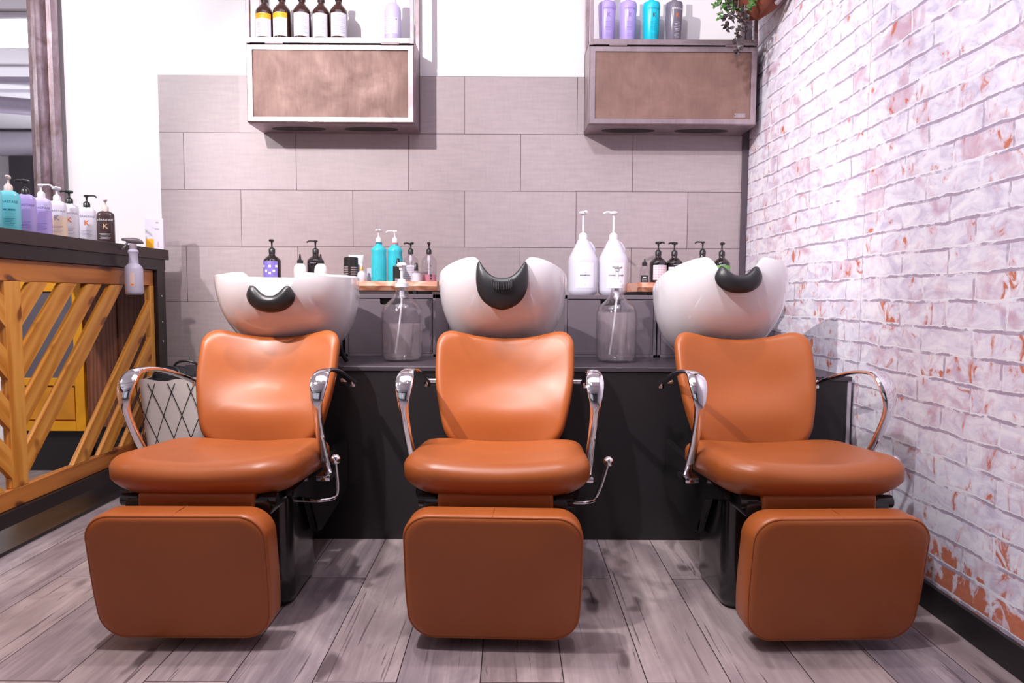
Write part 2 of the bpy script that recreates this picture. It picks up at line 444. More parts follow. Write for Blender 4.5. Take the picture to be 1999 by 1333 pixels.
def pad(w, h, t, rc, re, fn, crown0=0, crown1=0, inner=9, es=5):
    """upholstered pad: outline w x h (a,b), thickness along c; side 0 is c=-t/2. fn maps (a,b,c) to a point"""
    out = rrect(w, h, rc); bm = B(); rings = []
    hm = min(w, h)/2
    def ring(inset, c):
        fa = 1-inset/(w/2); fb = 1-inset/(h/2)
        return [fn(a*fa, b_*fb, c) for a, b_ in out]
    ins = [hm*(1-i/inner)*.985 for i in range(inner)]
    for i in ins:
        if i > re: rings.append(ring(i, -t/2-crown0*(1-(1-(i-re)/(hm-re))**2)))
    for k in range(es+1):
        a = PI/2*k/es; rings.append(ring(re*(1-sin(a)), -t/2+re*(1-cos(a))))
    for k in range(1, es+1):
        a = PI/2*k/es; rings.append(ring(re*(1-cos(a)), t/2-re*(1-sin(a))))
    for i in reversed(ins):
        if i > re: rings.append(ring(i, t/2+crown1*(1-(1-(i-re)/(hm-re))**2)))
    skin_rings(bm, rings); return bm, ring

def patch(bm, r, z0, z1, a0, a1, n=14, sx=1, sy=1, power=2.0, c=(0, 0, 0), r1=None):
    """label patch on a lathe body; angles measured from -Y (towards the viewer)"""
    rows = []
    for z, rr in ((z0, r), (z1, r1 if r1 is not None else r)):
        row = []
        for i in range(n+1):
            a = -PI/2+a0+(a1-a0)*i/n; ca, sa = cos(a), sin(a); k = (abs(ca)**power+abs(sa)**power)**(-1/power)
            row.append(bm.verts.new((c[0]+rr*k*ca*sx, c[1]+rr*k*sa*sy, c[2]+z)))
        rows.append(row)
    for i in range(n): bm.faces.new((rows[0][i], rows[0][i+1], rows[1][i+1], rows[1][i]))
    return bm

def bars(bm, r, items, sx=1, sy=1, power=2.0, r1=None):
    for z, a0, a1, h in items: patch(bm, r, z-h/2, z+h/2, a0, a1, 6, sx, sy, power)
    return bm

def text_bm(txt, size, place, bold=0.0):
    """lettering as a mesh; place maps flat (u,v) to a point"""
    cu = bpy.data.curves.new('t', 'FONT'); cu.body = txt; cu.size = size; cu.align_x = 'CENTER'; cu.align_y = 'CENTER'; cu.offset = bold
    cu.resolution_u = 3
    o = bpy.data.objects.new('t', cu); col.objects.link(o)
    dg = bpy.context.evaluated_depsgraph_get(); me = bpy.data.meshes.new_from_object(o.evaluated_get(dg))
    bm = B(); bm.from_mesh(me)
    for v in bm.verts: v.co = Vector(place(v.co.x, v.co.y))
    bpy.data.objects.remove(o); bpy.data.curves.remove(cu); bpy.data.meshes.remove(me)
    return bm

def on_cyl(r, z, sx=1, sy=1, power=2.0, ang=0, c=(0, 0, 0)):
    def f(u, v):
        a = -PI/2+ang+u/(r*(sx+sy)/2); ca, sa = cos(a), sin(a); k = (abs(ca)**power+abs(sa)**power)**(-1/power)
        return (c[0]+r*k*ca*sx, c[1]+r*k*sa*sy, c[2]+z+v)
    return f

# ------------------------------------------------------------------ camera
F, PIT, YAW, ROL, HC = 1299.7, .0667, -.0024, .0048, .9336
cam = bpy.data.cameras.new('camera'); cam.sensor_width = 36; cam.lens = F/1999*36; cam.clip_start = .05
co = bpy.data.objects.new('camera', cam); col.objects.link(co)
cy, sy, cp, sp, c_, s_ = cos(YAW), sin(YAW), cos(PIT), sin(PIT), cos(ROL), sin(ROL)
fw = Vector((-sy*cp, cy*cp, -sp)); up = Vector((-sy*sp, cy*sp, cp)); rt = Vector((cy, sy, 0))
r2 = rt*c_+up*s_; u2 = up*c_-rt*s_
co.matrix_world = Matrix(((r2.x, u2.x, -fw.x, 0), (r2.y, u2.y, -fw.y, 0), (r2.z, u2.z, -fw.z, HC), (0, 0, 0, 1)))
scene.camera = co

# ------------------------------------------------------------------ room
YW = 3.6186; XR = 1.268; XLF = -8.0; YB = -3.6; ZC = 3.25
bm = B(); boxr(bm, XLF, XR+.1, YB, YW+.1, -.05, 0); struct(obj('floor', bm, mat_floor(), None, False))
bm = B(); boxr(bm, XLF, XR+.1, YW+.010, YW+.11, 0, ZC); struct(obj('wall_back', bm, WHITEW, None, False))
bm = B(); boxr(bm, -1.8765, XR, YW, YW+.012, 0, 2.1); struct(obj('wall_tiles', bm, mat_tiles(), None, False))
bm = B(); boxr(bm, XR, XR+.1, YB, YW+.02, 0, ZC); struct(obj('wall_right', bm, mat_brick(), None, False))
bm = B(); boxr(bm, XLF, XR+.1, YB, YW+.1, ZC, ZC+.08); struct(obj('ceiling', bm, WHITEW, None, False))
bm = B(); boxr(bm, XLF-.1, XLF, YB, YW+.1, 0, ZC); struct(obj('wall_left', bm, WHITEW, None, False))
# rear wall with wide shop window openings
bm = B()
for a in ((XLF, XR, .0, .35), (XLF, XR, 2.95, ZC), (XLF, -7.6, .35, 2.95), (-4.15, -3.75, .35, 2.95), (-.6, XR, .35, 2.95)):
    boxr(bm, a[0], a[1], YB-.1, YB, a[2], a[3])
struct(obj('wall_rear', bm, plain('low_bounce_wall', srgb(92, 86, 92), .7), None, False))  # dark tone chosen to cut the light bounced onto the footrests
for i, (xa, xb) in enumerate(((-7.6, -4.15), (-3.75, -.6))):
    bm = B(); boxr(bm, xa, xb, YB-.06, YB+.03, 2.80, 2.95); boxr(bm, xa, xb, YB-.06, YB+.03, .35, .45)
    for xx in (xa+.04, (xa+xb)/2, xb-.04): boxr(bm, xx-.04, xx+.04, YB-.06, YB+.03, .35, 2.95)
    struct(obj('window_%d' % (i+1), bm, DARKIRON, None, False))
bm = B(); boxr(bm, XR-.014, XR, YB, YW, 0, .0815, .002); struct(obj('baseboard_right', bm, BLACKM, None, False))
bm = B(); boxr(bm, XR-.034, XR-.003, YW-.012, YW, 0, 2.9, .002)
struct(obj('trim_1', bm, plain('charcoal_corner_strip', srgb(82, 70, 80), .5), None, False))

# ------------------------------------------------------------------ shampoo chairs
def make_chair(loc, label, group):
    t = thing('shampoo_chair', label, 'chair', loc, 0, group)     # local y: 0 is 2.0 m into the room
    # base: column with rounded lower front, side cheeks under the seat
    def prof(x, pts):
        return [(x, y, z) for y, z in pts]
    bm = B(); rings = []
    for z, k, yo in ((.0, .90, .012), (.006, .95, .008), (.03, 1.0, .004), (.12, 1.0, .0), (.25, 1.0, .0), (.36, 1.0, .0)):
        rings.append([(x*k, .065+y*k+yo, z) for x, y in rrect(.40, .27, .045, 6, 4)])
    skin_rings(bm, rings); obj('base', bm, BLACK, t)
    bm = B(); boxr(bm, -.15, .15, .10, .50, .21, .36, .01); obj('connecting_beam', bm, BLACKM, t)
    for s in (-1, 1):
        bm = B(); x = s*.222
        pts2 = [(.50, .20), (.50, .40), (-.13, .385), (-.14, .36), (.02, .32), (.10, .18), (.14, .165)]
        skin_rings(bm, [prof(x-.012, pts2), prof(x+.012, pts2)])
        bmesh.ops.bevel(bm, geom=[e for e in bm.edges], offset=.005, segments=2, affect='EDGES')
        obj('side_cheek', bm, BLACK, t)
    bm = B(); boxr(bm, -.20, .20, -.22, .10, .335, .385, .01); obj('seat_bracket', bm, BLACK, t)
    # chrome end caps of the leg-rest hinge
    for s in (-1, 1):
        bm = B(); tube(bm, [(s*.165, -.20, .375), (s*.212, -.20, .375)], .018, 14, smooth=False); obj('hinge_cap', bm, BLACK, t)
    # leather strip
    bm, _ = pad(.315, .05, .035, .012, .012, lambda a, b, c: (a, -.215+c, .378+b)); obj('hinge_cover', bm, LEA, t)
    # seat
    def seatf(a, b, c):
        # a across, b depth (+ back), c thickness up
        u = a/.264; v = b/.24
        z = .426+c-.018*v
        y = -.010+b
        if c > 0:
            z -= .022*max(0, 1-u*u)*max(0, 1-.55*v*v)+.0
            z += .010*u*u
        else:
            k = 1-.10*(-c/.06); a = a*k; y = y*1+.0 + (.035 if v < 0 else 0)*(-c/.06)*(-v)
        y += -.022*max(0, 1-u*u)*(1 if v < 0 else 0)*(-v)
        return (a, y, z)
    bm, ring = pad(.528, .48, .115, .10, .052, seatf, 0, .006, 10, 6)
    seat = obj('seat', bm, LEA, t)
    bm = B(); P = [Vector(p) for p in ring(.017, .036)]
    P = [p+Vector((0, 0, .0005)) for p in P]; tube(bm, P+[P[0]], .0022, 6, smooth=False); obj('piping', bm, LEA, seat)
    # backrest
    def backf(a, b, c):
        a = a*.975; u = a/.25; v = b/.215
        w = 1.0+.012*max(0, v-.5)
        if v < .35: w -= .24*((.35-v)/1.35)**1.7
        x = a*w
        fwd = .060*u*u*(1-.35*max(0, -v))+.020*math.exp(-((v+.45)/.35)**2)*(1-u*u)-.010*math.exp(-((v-.1)/.4)**2)*(1-u*u)
        z = b+(.034*(u*u)-.020)*max(0, v)**2
        ang = .40
        yy = -fwd+c
        return (x, .350+z*sin(ang)+yy*cos(ang), .600+z*cos(ang)-yy*sin(ang))
    bm, ring = pad(.50, .43, .065, .075, .030, backf, .008, .01, 12, 5)
    back = obj('backrest', bm, LEA, t)
    # arms
    for s in (-1, 1):
        o = .283*s
        pts = [(o, .385, .622), (o, .30, .652), (o, .15, .693), (o, .03, .706), (o, -.030, .688), (o, -.058, .640), (o*.995, -.050, .585), (o*.98, .0, .49), (o*.965, .085, .37)]
        wf = lambda t: .030+.022*math.exp(-((t-.52)/.14)**2) if t < .52 else .026+.026*math.exp(-((t-.52)/.13)**2)
        tf = lambda t: .012+.006*math.exp(-((t-.5)/.2)**2)
        bm = B(); strap(bm, pts, wf, tf); arm = obj('armrest', bm, CHROME, t)
        bm = B(); tube(bm, [(o, .372, .632), (s*.244, .372, .632)], .0085, 12, smooth=False); lathe(bm, [(.0, -.013), (.012, -.012), (.012, .012), (.0, .013)], (o*1.0, .386, .622), 12); obj('joint', bm, CHROME, arm)
        bm = B(); boxr(bm, min(s*.245, s*.29), max(s*.245, s*.29), .04, .13, .358, .376, .004); obj('arm_foot', bm, CHROME, arm)
    # foot rest
    def footf(a, b, c):
        k = 1-.05*max(0, -b/.17)**2
        return (a*k, -.285+c-.028*(b/.17), .206+b)
    bm, ring = pad(.464, .352, .095, .066, .020, footf, .006, .0, 8, 5)
    fr = obj('footrest', bm, LEA, t)
    bm = B(); P = [Vector(p) for p in ring(.0045, -.0405)]; tube(bm, P+[P[0]], .0022, 6, smooth=False); obj('piping', bm, LEA, fr)
    bm = B(); tube(bm, [(0, -.354, .3785), (0, -.334, .3822), (0, -.314, .3828), (0, -.294, .3822), (0, -.276, .379)], .0017, 6); obj('seam', bm, LEA, fr)
    # recline lever
    bm = B(); tube(bm, [(.16, .03, .302), (.245, .03, .300), (.268, .035, .300), (.292, .06, .298), (.302, .075, .308), (.314, .04, .356), (.326, -.025, .438)], .0055, 10, 7)
    lv = obj('lever', bm, CHROME, t)
    bm = B(); bmesh.ops.create_uvsphere(bm, u_segments=16, v_segments=10, radius=.0155, matrix=Matrix.Translation((.327, -.028, .445))); obj('knob', bm, CHROME, lv)
    return t

G = 'tan leather shampoo chairs in a row'
ch = make_chair((-.85, 2.0, 0), 'tan leather shampoo chair beside the wooden lattice counter and white bag', None)
for o, rz_, l in (((-.031, 2.0, 0), -.035, 'tan leather shampoo chair between the two glass jugs, middle of the three chairs'),
             ((.836, 2.0, 0), .03, 'tan leather shampoo chair against the white brick wall')):
    dup(ch, o, l, None, rz_)

# ------------------------------------------------------------------ shampoo basins
def make_basin(loc, label, tilt, big_cushion, wide=1.0, rz=0.0, drop_z=0.0):
    t = thing('shampoo_basin', label, 'basin', loc, rz)
    a_, b_, D, ZR = .243*wide, .262, (.262 if tilt else .29), 1.003
    piv = Vector((0, .02, .90)); R = Matrix.Translation(piv-Vector((0, 0, drop_z))) @ Matrix.Rotation(-tilt, 4, 'X') @ Matrix.Translation(-piv)
    nA, nS = 144, 22
    def plan(th, k):
        ca, sa = cos(th), sin(th); p = 2.5; q = (abs(ca)**p+abs(sa)**p)**(-1/p)
        x = a_*q*ca*k; y = b_*q*sa*k
        if sa > 0: x *= 1-.10*sa*sa
        return x, y
    nw, nd = .078, .078
    def notch(th):
        x, y = plan(th, 1)
        if y > 0: return 0, x
        u = abs(x)/nw
        s = 0 if u > 1.35 else (1 if u < .35 else (1-((u-.35)/1.0))**1 * 1.0)
        s = s*s*(3-2*s)
        return s*nd, x
    def rimz(th):
        x, y = plan(th, 1); n, _ = notch(th)
        horn = .006*math.exp(-((abs(x)-.125)/.05)**2) if y < 0 else 0
        return ZR-n+horn-(.010 if tilt else .0)*min(1, abs(x/a_))**4
    def surf(th, s, inner=0.0):
        # s from rim (0) to bottom (1) measured in depth
        z0 = rimz(th); d0 = ZR-z0
        d = d0+(D-d0)*s
        k = max(0.0, 1-max(0, d/D)**2.35)**.5
        k = .30+.70*k
        x, y = plan(th, k)
        y = y*(k**.55 if y < 0 else 1)+.085*max(0, d/D)**1.4
        return Vector((x, y, ZR-d)), k
    rings = []; T = .015
    for j in range(nS+1):
        s = 1-j/nS; s = s**1.0
        rings.append([surf(2*PI*i/nA, s)[0] for i in range(nA)])
    # rim roll and the inside
    def inside(th, s):
        z0 = rimz(th); d0 = ZR-z0; d = d0+(D-.03-d0)*s
        k = max(0.0, 1-max(0, d/(D-.015))**2.35)**.5; k = .26+.66*k
        x, y = plan(th, k); y = y*(k**.55 if y < 0 else 1)+.085*max(0, d/D)**1.4
        return Vector((x, y, ZR-d))
    for q in (1, 2, 3):
        ring = []
        for i in range(nA):
            th = 2*PI*i/nA; o_ = surf(th, 0)[0]; n_ = inside(th, 0); f = q/4
            p = o_.lerp(n_, f); p.z += .007*sin(PI*f); ring.append(p)
        rings.append(ring)
    for j in range(nS+1): rings.append([inside(2*PI*i/nA, j/nS) for i in range(nA)])
    rings = [[R @ p for p in r] for r in rings]
    bm = B(); skin_rings(bm, rings); bowl = obj('bowl', bm, CERAM, t)
    # neck cushion, wrapped over the notch
    rings = []; nU = 40
    for i in range(nU+1):
        u = -1+2*i/nU; x = u*(.080 if big_cushion else .066)
        n_ = .076*(1-abs(u)**2.6)+.006 if big_cushion else .076*(1-.62*abs(u)**2.6)
        zc = ZR-n_-.006-(0 if big_cushion else .004*(1-u*u))
        y = -b_*(1-abs(x/a_)**2.5)**(1/2.5)
        hh = (.048*(1-abs(u)**1.7)**.9+.006) if big_cushion else .029*(1-abs(u)**8)**.5+.001
        ww = .022*max(.05, (1-u**6))**.5
        drop = .75 if big_cushion else .40
        ring = []
        slope = math.atan2(.076*2.6*abs(u)**1.6*(1 if u > 0 else -1), .080)
        for k in range(18):
            a = 2*PI*k/18; dy = ww*cos(a); dz = hh*sin(a)-hh*drop
            dy += .40*(-dz if dz < 0 else 0)
            px = x-dz*sin(slope)*.8
            pz = zc+dz*cos(slope*.7)
            ring.append(R @ Vector((px, y-.006+dy, pz)))
        rings.append(ring)
    bm = B(); skin_rings(bm, rings); cu = obj('neck_cushion', bm, RUBBER, t, sub=1)
    if big_cushion:
        for q in range(12):
            x = -.032+.064*q/11; bm = None
        bm = B()
        for q in range(13):
            x = -.034+.068*q/12; n_ = .082*(1-abs(x/.080)**2.6); zc = ZR-n_-.018
            tube(bm, [R @ Vector((x, -b_-.026, zc-.024)), R @ Vector((x, -b_-.0275, zc-.008)), R @ Vector((x, -b_-.018, zc+.008)), R @ Vector((x, -b_-.004, zc+.0135))], .0018, 6, 3)
        obj('ribs', bm, RUBBER, cu)
    # faucet inside
    bm = B(); box(bm, (.02, .10, ZR-.055), (.09, .05, .028), .010, 3); fa = obj('faucet', bm, CHROME, t)
    fa.matrix_local = R
    bm = B(); tube(bm, [(.085, -.03, ZR-.045), (.09, -.06, ZR-.022), (.085, -.085, ZR-.03), (.08, -.10, ZR-.055)], .010, 10); lathe(bm, [(.004, -.016), (.015, -.014), (.018, .0), (.012, .014)], (.09, -.035, ZR-.05), 14)
    o = obj('shower_head', bm, CHROME, fa)
    # pedestal behind the chair
    bm = B(); boxr(bm, -.075, .075, .03, .15, .6695, .80, .012, 3); obj('pedestal', bm, BLACK, t)
    bm = B(); tube(bm, [(.155, .10, .785), (.165, .06, .755), (.178, .07, .71), (.19, .10, .676)], .009, 10); obj('hose', bm, BLACKP, t)
    return t

make_basin((-.842, 2.555, 0), 'white shampoo basin held level, over the chair beside the lattice counter', 0.0, False, 1.05, .06)
make_basin((-.030, 2.555, 0), 'white shampoo basin tilted up, with large ribbed black neck cushion', math.radians(16), True, 1.0, 0.0, .006)
make_basin((.800, 2.555, 0), 'white shampoo basin tilted up, with smooth black cushion, by the brick wall', math.radians(18), False, 1.0, -.03, .010)

# ------------------------------------------------------------------ black platform and grey cabinets
ZT = .669
plan = [(-1.15, 3.60), (-1.15, 2.513), (.63, 2.513), (1.06, 2.325), (1.14, 2.20), (XR-.018, 2.20), (XR-.018, 3.60)]
plan = [(-1.15, 3.60), (-1.15, 2.513), (1.078, 2.513), (1.078, 3.60)]
t = thing('platform', 'long black platform box behind the shampoo chairs', 'platform')
bm = B(); skin_rings(bm, [[(x, y, 0.0) for x, y in plan], [(x, y, ZT-.02) for x, y in plan]]); obj('front_panel', bm, BLACKM, t, False)
bm = B(); pl2 = [(x, y-(.006 if y < 3 else 0)) for x, y in plan]
skin_rings(bm, [[(x, y, ZT-.018) for x, y in pl2], [(x, y, ZT) for x, y in pl2]]); bmesh.ops.bevel(bm, geom=bm.edges[:], offset=.002, segments=1, affect='EDGES')
obj('top_board', bm, plain('dark_grey_top_board', srgb(66, 58, 66), .35), t, False)

t = thing('end_box', 'low black box with pale edge strip, between the last chair and the brick wall', 'box')
bm = B(); boxr(bm, 1.092, 1.238, 2.425, 3.60, 0, .632, .001); obj('body', bm, BLACKM, t, False)
bm = B(); boxr(bm, 1.092, 1.252, 2.419, 3.60, .6325, .648, .002); obj('top_board', bm, MATS['dark_grey_top_board'], t, False)
bm = B(); boxr(bm, 1.2385, 1.252, 2.424, 2.44, 0, .632); obj('edge_strip', bm, plain('pale_edge_strip', srgb(190, 180, 190), .5), t, False, 0, 'pale grey edge strip')

def cabinet(x0, x1, label):
    w = x1-x0; t = thing('storage_cabinet', label, 'cabinet', (x0, 2.93, ZT), 0)
    H = .275; bm = B()
    for a in ((0, .012, 0, .62, 0, H), (w-.012, w, 0, .62, 0, H), (0, w, 0, .62, H-.018, H), (0, w, 0, .62, 0, .012), (0, w, .60, .62, 0, H)):
        boxr(bm, *a, .001, 1)
    obj('body', bm, GREYCAB, t, False)
    # door with a cut-out grip
    bm = B(); g = .045; cx = w/2; x_0, x_1, z_0, z_1 = .014, w-.014, .014, H-.021
    out = [(x_0, z_0), (x_1, z_0), (x_1, z_1), (cx+g, z_1)]
    out += [(cx+g-.008+.008*cos(a), z_1-.017-.008*sin(a)) for a in (0, PI/4, PI/2)]
    out += [(cx-g+.008-.008*sin(a), z_1-.025+.008*(1-cos(a))) for a in (0, PI/4, PI/2)]
    out += [(cx-g, z_1), (x_0, z_1)]
    skin_rings(bm, [[(x, .002, z) for x, z in out], [(x, .018, z) for x, z in out]])
    obj('door', bm, GREYCAB, t, False)
    bm = B(); boxr(bm, cx-.05, cx+.05, .03, .035, H-.07, H-.02); obj('grip_shade', bm, BLACKM, t, False)  # black sheet behind the cut-out stands in for the shade inside
    return t
cabinet(-1.13, -.745, 'grey storage cabinet half hidden behind the level basin')
cabinet(-.728, -.33, 'grey storage cabinet behind the glass jug with the ear handle')
cabinet(.238, .642, 'grey storage cabinet under the two white gallon bottles')
cabinet(.650, 1.05, 'grey storage cabinet half hidden behind the basin by the brick wall')

def wood_slab(x0, x1, label):
    t = thing('wood_slab', label, 'wooden shelf board', (x0, 2.95, 0))
    bm = B(); w = x1-x0; n = 26; rings = []
    for i in range(n+1):
        x = w*i/n; f = .006*sin(i*1.7)+.004*sin(i*.6); rings.append([(x, f+.004, .960), (x, f-.006+.003*sin(i*2.3), .980), (x, f+.003, 1.001), (x, .62, 1.001), (x, .62, .960)])
    skin_rings(bm, rings); obj('board', bm, SLABW, t)
    for xx in (.08, w-.12):
        bm = B(); boxr(bm, xx-.03, xx+.03, .04, .58, .9445, .9605); obj('spacer', bm, BLACKM, t, False)
    return t
wood_slab(-1.23, -.325, 'thick pale wood board with bottles, on the cabinets behind the level basin')
wood_slab(.560, 1.12, 'thick pale wood board with bottles, on the cabinet by the brick wall')

# ------------------------------------------------------------------ bottle parts
def pump(t, z, mat, kind='press', ang=0.0, s=1.0, collar=.014, rise=.045, tip=None):
    """ang: direction of the spout seen from above, 0 is towards the viewer, +90deg is right"""
    dx, dy = sin(ang), -cos(ang)
    bm = B(); lathe(bm, [(collar*s, 0), (collar*s, .020*s), (collar*.72*s, .026*s), (.0055*s, .030*s), (.0045*s, .034*s)], (0, 0, z), 20)
    c = obj('pump_collar', bm, mat, t)
    zt = z+.030*s+rise
    bm = B(); lathe(bm, [(.0042*s, 0), (.0042*s, rise*.6), (.0065*s, rise), (.0065*s, rise+.004*s)], (0, 0, z+.030*s), 12)
    if kind == 'press':
        h = Matrix.Translation((0, 0, zt+.003*s)) @ Matrix.Rotation(math.atan2(dy, dx), 4, 'Z')
        box(bm, (0, 0, 0), (.032*s, .018*s, .014*s), .0045*s, 2)
        for v in bm.verts:
            pass
        P = [h @ Vector(p) for p in ((.008*s, 0, .001*s), (.026*s, 0, .001*s), (.036*s, 0, -.004*s))]
        # the head box was made at the origin: move it
        for v in bm.verts:
            if abs(v.co.z) < .009*s and abs(v.co.x) < .02 and z > .03: v.co = h @ v.co
        tube(bm, P, .0050*s, 8, 4)
    elif kind == 'long':
        h = Matrix.Translation((0, 0, zt)) @ Matrix.Rotation(math.atan2(dy, dx), 4, 'Z')
        lathe(bm, [(.009*s, 0), (.010*s, .004*s), (.009*s, .009*s)], (0, 0, zt-.002*s), 12)
        tube(bm, [h @ Vector(p) for p in ((-.012*s, 0, .003*s), (.014*s, 0, .004*s), (.036*s, 0, .0035*s), (.046*s, 0, -.004*s))], .0040*s, 8, 4)
    elif kind == 'dome':
        lathe(bm, [(.004*s, -.004*s), (.017*s, .0), (.019*s, .005*s), (.014*s, .011*s), (.004*s, .013*s)], (0, 0, zt), 18)
        h = Matrix.Translation((0, 0, zt)) @ Matrix.Rotation(math.atan2(dy, dx), 4, 'Z')
        tube(bm, [h @ Vector(p) for p in ((.01*s, 0, .006*s), (.028*s, 0, .007*s), (.040*s, 0, .002*s))], .0045*s, 8, 4)
    obj('pump_head', bm, mat, t)

AMB = [(.038, 0), (.0435, .004), (.0445, .015), (.0445, .155), (.043, .166), (.030, .186), (.0175, .199), (.0155, .205), (.0155, .222)]
def amber(loc, label, group, mat=AMBER, lab='plain', rz=0, cap='pump', pang=0, pk='press', s=1.0, lz=(.03, .145), hz=1.0):
    t = thing('amber_bottle', label, 'bottle', loc, rz, group)
    bm = B(); lathe(bm, [(r*s, z*s*hz) for r, z in AMB], seg=32); obj('body', bm, mat, t)
    r = .0450*s
    if lab:
        base = {'orange': LABEL, 'plain': LABEL, 'purple': LILLAB, 'grid': LABEL, 'green': GREENLAB}.get(lab, LABEL)
        bm = B(); patch(bm, r, lz[0]*s, lz[1]*s, -1.05, .95); lb = obj('label', bm, base, t)
        if lab == 'orange':
            bm = B(); patch(bm, r+.0004, (lz[1]-.026)*s, lz[1]*s, -1.05, .95); obj('orange_band', bm, ORANGE, lb)
        bm = B()
        if lab in ('orange', 'plain'):
            z = lz[1]-.034 if lab == 'orange' else lz[1]-.012
            rr = random.Random(hash(label) % 99)
            items = []
            k = 0
            while z > lz[0]+.012:
                hw = .5+.25*((k*37) % 5)/5; items.append((z*s, -.05-hw, -.05+hw, .0014)); z -= .0075 if k % 4 else .013; k += 1
            bars(bm, r+.0006, items)
            obj('lettering', bm, INKG, lb)
        elif lab == 'grid':
            bars(bm, r+.0006, [((lz[1]-.01-.013*i)*s, -1.0, .9, .0010) for i in range(6)])
            for i in range(7): patch(bm, r+.0006, (lz[1]-.08)*s, (lz[1]-.004)*s, -.98+.3*i, -.965+.3*i, 1)
            obj('grid_lines', bm, INKR, lb)
        elif lab == 'purple':
            for i, (a, z) in enumerate(((-.8, .02), (-.45, .045), (.0, .02), (.45, .045), (.75, .02), (0, .055))):
                patch(bm, r+.0006, (lz[1]-.012-z)*s, (lz[1]-z)*s, a-.14, a+.14, 3)
            obj('pattern', bm, INKW, lb)
        elif lab == 'green':
            patch(bm, r+.0006, (lz[0])*s, (lz[0]+.045)*s, -1.05, .95, 10); patch(bm, r+.0006, (lz[1]-.045)*s, (lz[1]-.018)*s, -.35, .25, 6)
            obj('white_band', bm, LABEL, lb)
    bm = B(); bars(bm, .0450*s, [(.146*s*hz, -.42, .3, .003), (.136*s*hz, -.3, .2, .0012)])
    obj('shoulder_lettering', bm, INKG, t)
    if cap == 'pump': pump(t, .217*s*hz, BLACKP, pk, pang, s, .0165, .030)
    else:
        bm = B(); lathe(bm, [(.0185*s, 0), (.0185*s, .026*s), (.0165*s, .029*s)], (0, 0, .215*s), 20); obj('cap', bm, BLACKP, t)
    return t

# ------------------------------------------------------------------ wall units with hinged flap
def wall_unit(x0, x1, label, plate):
    t = thing('wall_unit', label, 'wall cabinet', (0, 0, 0))
    yf, yb = 3.40, YW; z0, z1, z2 = 1.80, 2.180, 2.80
    q = .022
    # rear/side carcass of the closed lower box
    bm = B(); boxr(bm, x0, x0+.004, yf+.012, yb-.002, z0, z1+.03); boxr(bm, x1-.004, x1, yf+.012, yb-.002, z0, z1+.03)
    boxr(bm, x0, x1, yf+.012, yb-.002, z0-.002, z0+.004); boxr(bm, x0, x1, yf+.016, yb-.002, z1+.024, z1+.030)
    obj('box_shell', bm, STEEL, t, False)
    bm = B()
    for cx in (x0+.22, x1-.24):
        lathe(bm, [(.02, -.0005), (.02, .0005)], (cx, (yf+yb)/2+.01, z0-.0032), 24, 7.0, 2.0)
    obj('light_slot', bm, plain('dark_slot', (.02, .015, .012), .6), t, False)
    # open frame above
    bm = B(); w = q-.002
    for x in (x0, x1-w):
        boxr(bm, x, x+w, yf, yf+w, z1+.006, z2, .0015); boxr(bm, x, x+w, yb-w-.003, yb-.003, z0, z2, .0015)
        for zz in (z2-.02,): boxr(bm, x+.001, x+w-.001, yf, yb-.003, zz, zz+.02)
    boxr(bm, x0+.001, x1-.001, yf+.0005, yf+w, z1+.008, z1+.036, .0015)
    boxr(bm, x0+.001, x1-.001, yf+.001, yf+w, z2-.02, z2, .001); boxr(bm, x0, x1, yb-w-.003, yb-.004, z2-.02, z2)
    obj('shelf_frame', bm, STEEL, t, False)
    bm = B()
    for xx in (x0+.035,): boxr(bm, xx-.004, xx+.004, yb-.02, yb-.004, z1+.03, z2-.02)
    # flap door: mitred border around a sheet
    m = .030; o = [(x0+.001, z0), (x1-.001, z0), (x1-.001, z1), (x0+.001, z1)]; i_ = [(x0+m, z0+m-.004), (x1-m, z0+m-.004), (x1-m, z1-m+.004), (x0+m, z1-m+.004)]
    bm2 = B()
    f0 = [bm2.verts.new((x, yf, z)) for x, z in o]; f1 = [bm2.verts.new((x, yf-.004, z)) for x, z in [(a+.004*(1 if a < (x0+x1)/2 else -1), b+.004*(1 if b < 2 else -1)) for a, b in o]]
    g0 = [bm2.verts.new((x, yf-.004, z)) for x, z in i_]; g1 = [bm2.verts.new((x, yf+.006, z)) for x, z in i_]; r0 = [bm2.verts.new((x, yf+.012, z)) for x, z in o]
    for k in range(4):
        j = (k+1) % 4
        for A, C in ((r0, f0), (f0, f1), (f1, g0), (g0, g1)): bm2.faces.new((A[k], A[j], C[j], C[k]))
    bm.free(); fl = obj('flap_frame', bm2, STEEL, t, False)
    bm = B(); boxr(bm, x0+m-.002, x1-m+.002, yf+.003, yf+.008, z0+m-.006, z1-m+.006); obj('flap_sheet', bm, PLATE, fl, False)
    for hx in (x0+.17*(x1-x0), x0+.86*(x1-x0)):
        bm = B(); tube(bm, [(hx-.044, yf-.003, z1+.004), (hx+.044, yf-.003, z1+.004)], .0055, 10, smooth=False); obj('hinge', bm, STEEL, t)
    if plate:
        bm = B(); boxr(bm, x1-.105, x1-.052, yf+.0005, yf+.0035, z0+.035, z0+.057, .001); pl = obj('name_plate', bm, STEEL, fl, False)
        bm = B()
        for px in (x1-.100, x1-.057): lathe(bm, [(.0016, 0), (.001, .001)], (px, yf, z0+.046), 8)
        obj('rivets', bm, DARKIRON, pl, False)
    return t
UL0, UL1, UR0, UR1 = -1.321, -.486, .386, 1.224
wall_unit(UL0, UL1, 'steel wall unit with brown sheet flap above the level basin, amber bottles on it', False)
wall_unit(UR0, UR1, 'steel wall unit with brown sheet flap and small plate, beside the brick wall', True)

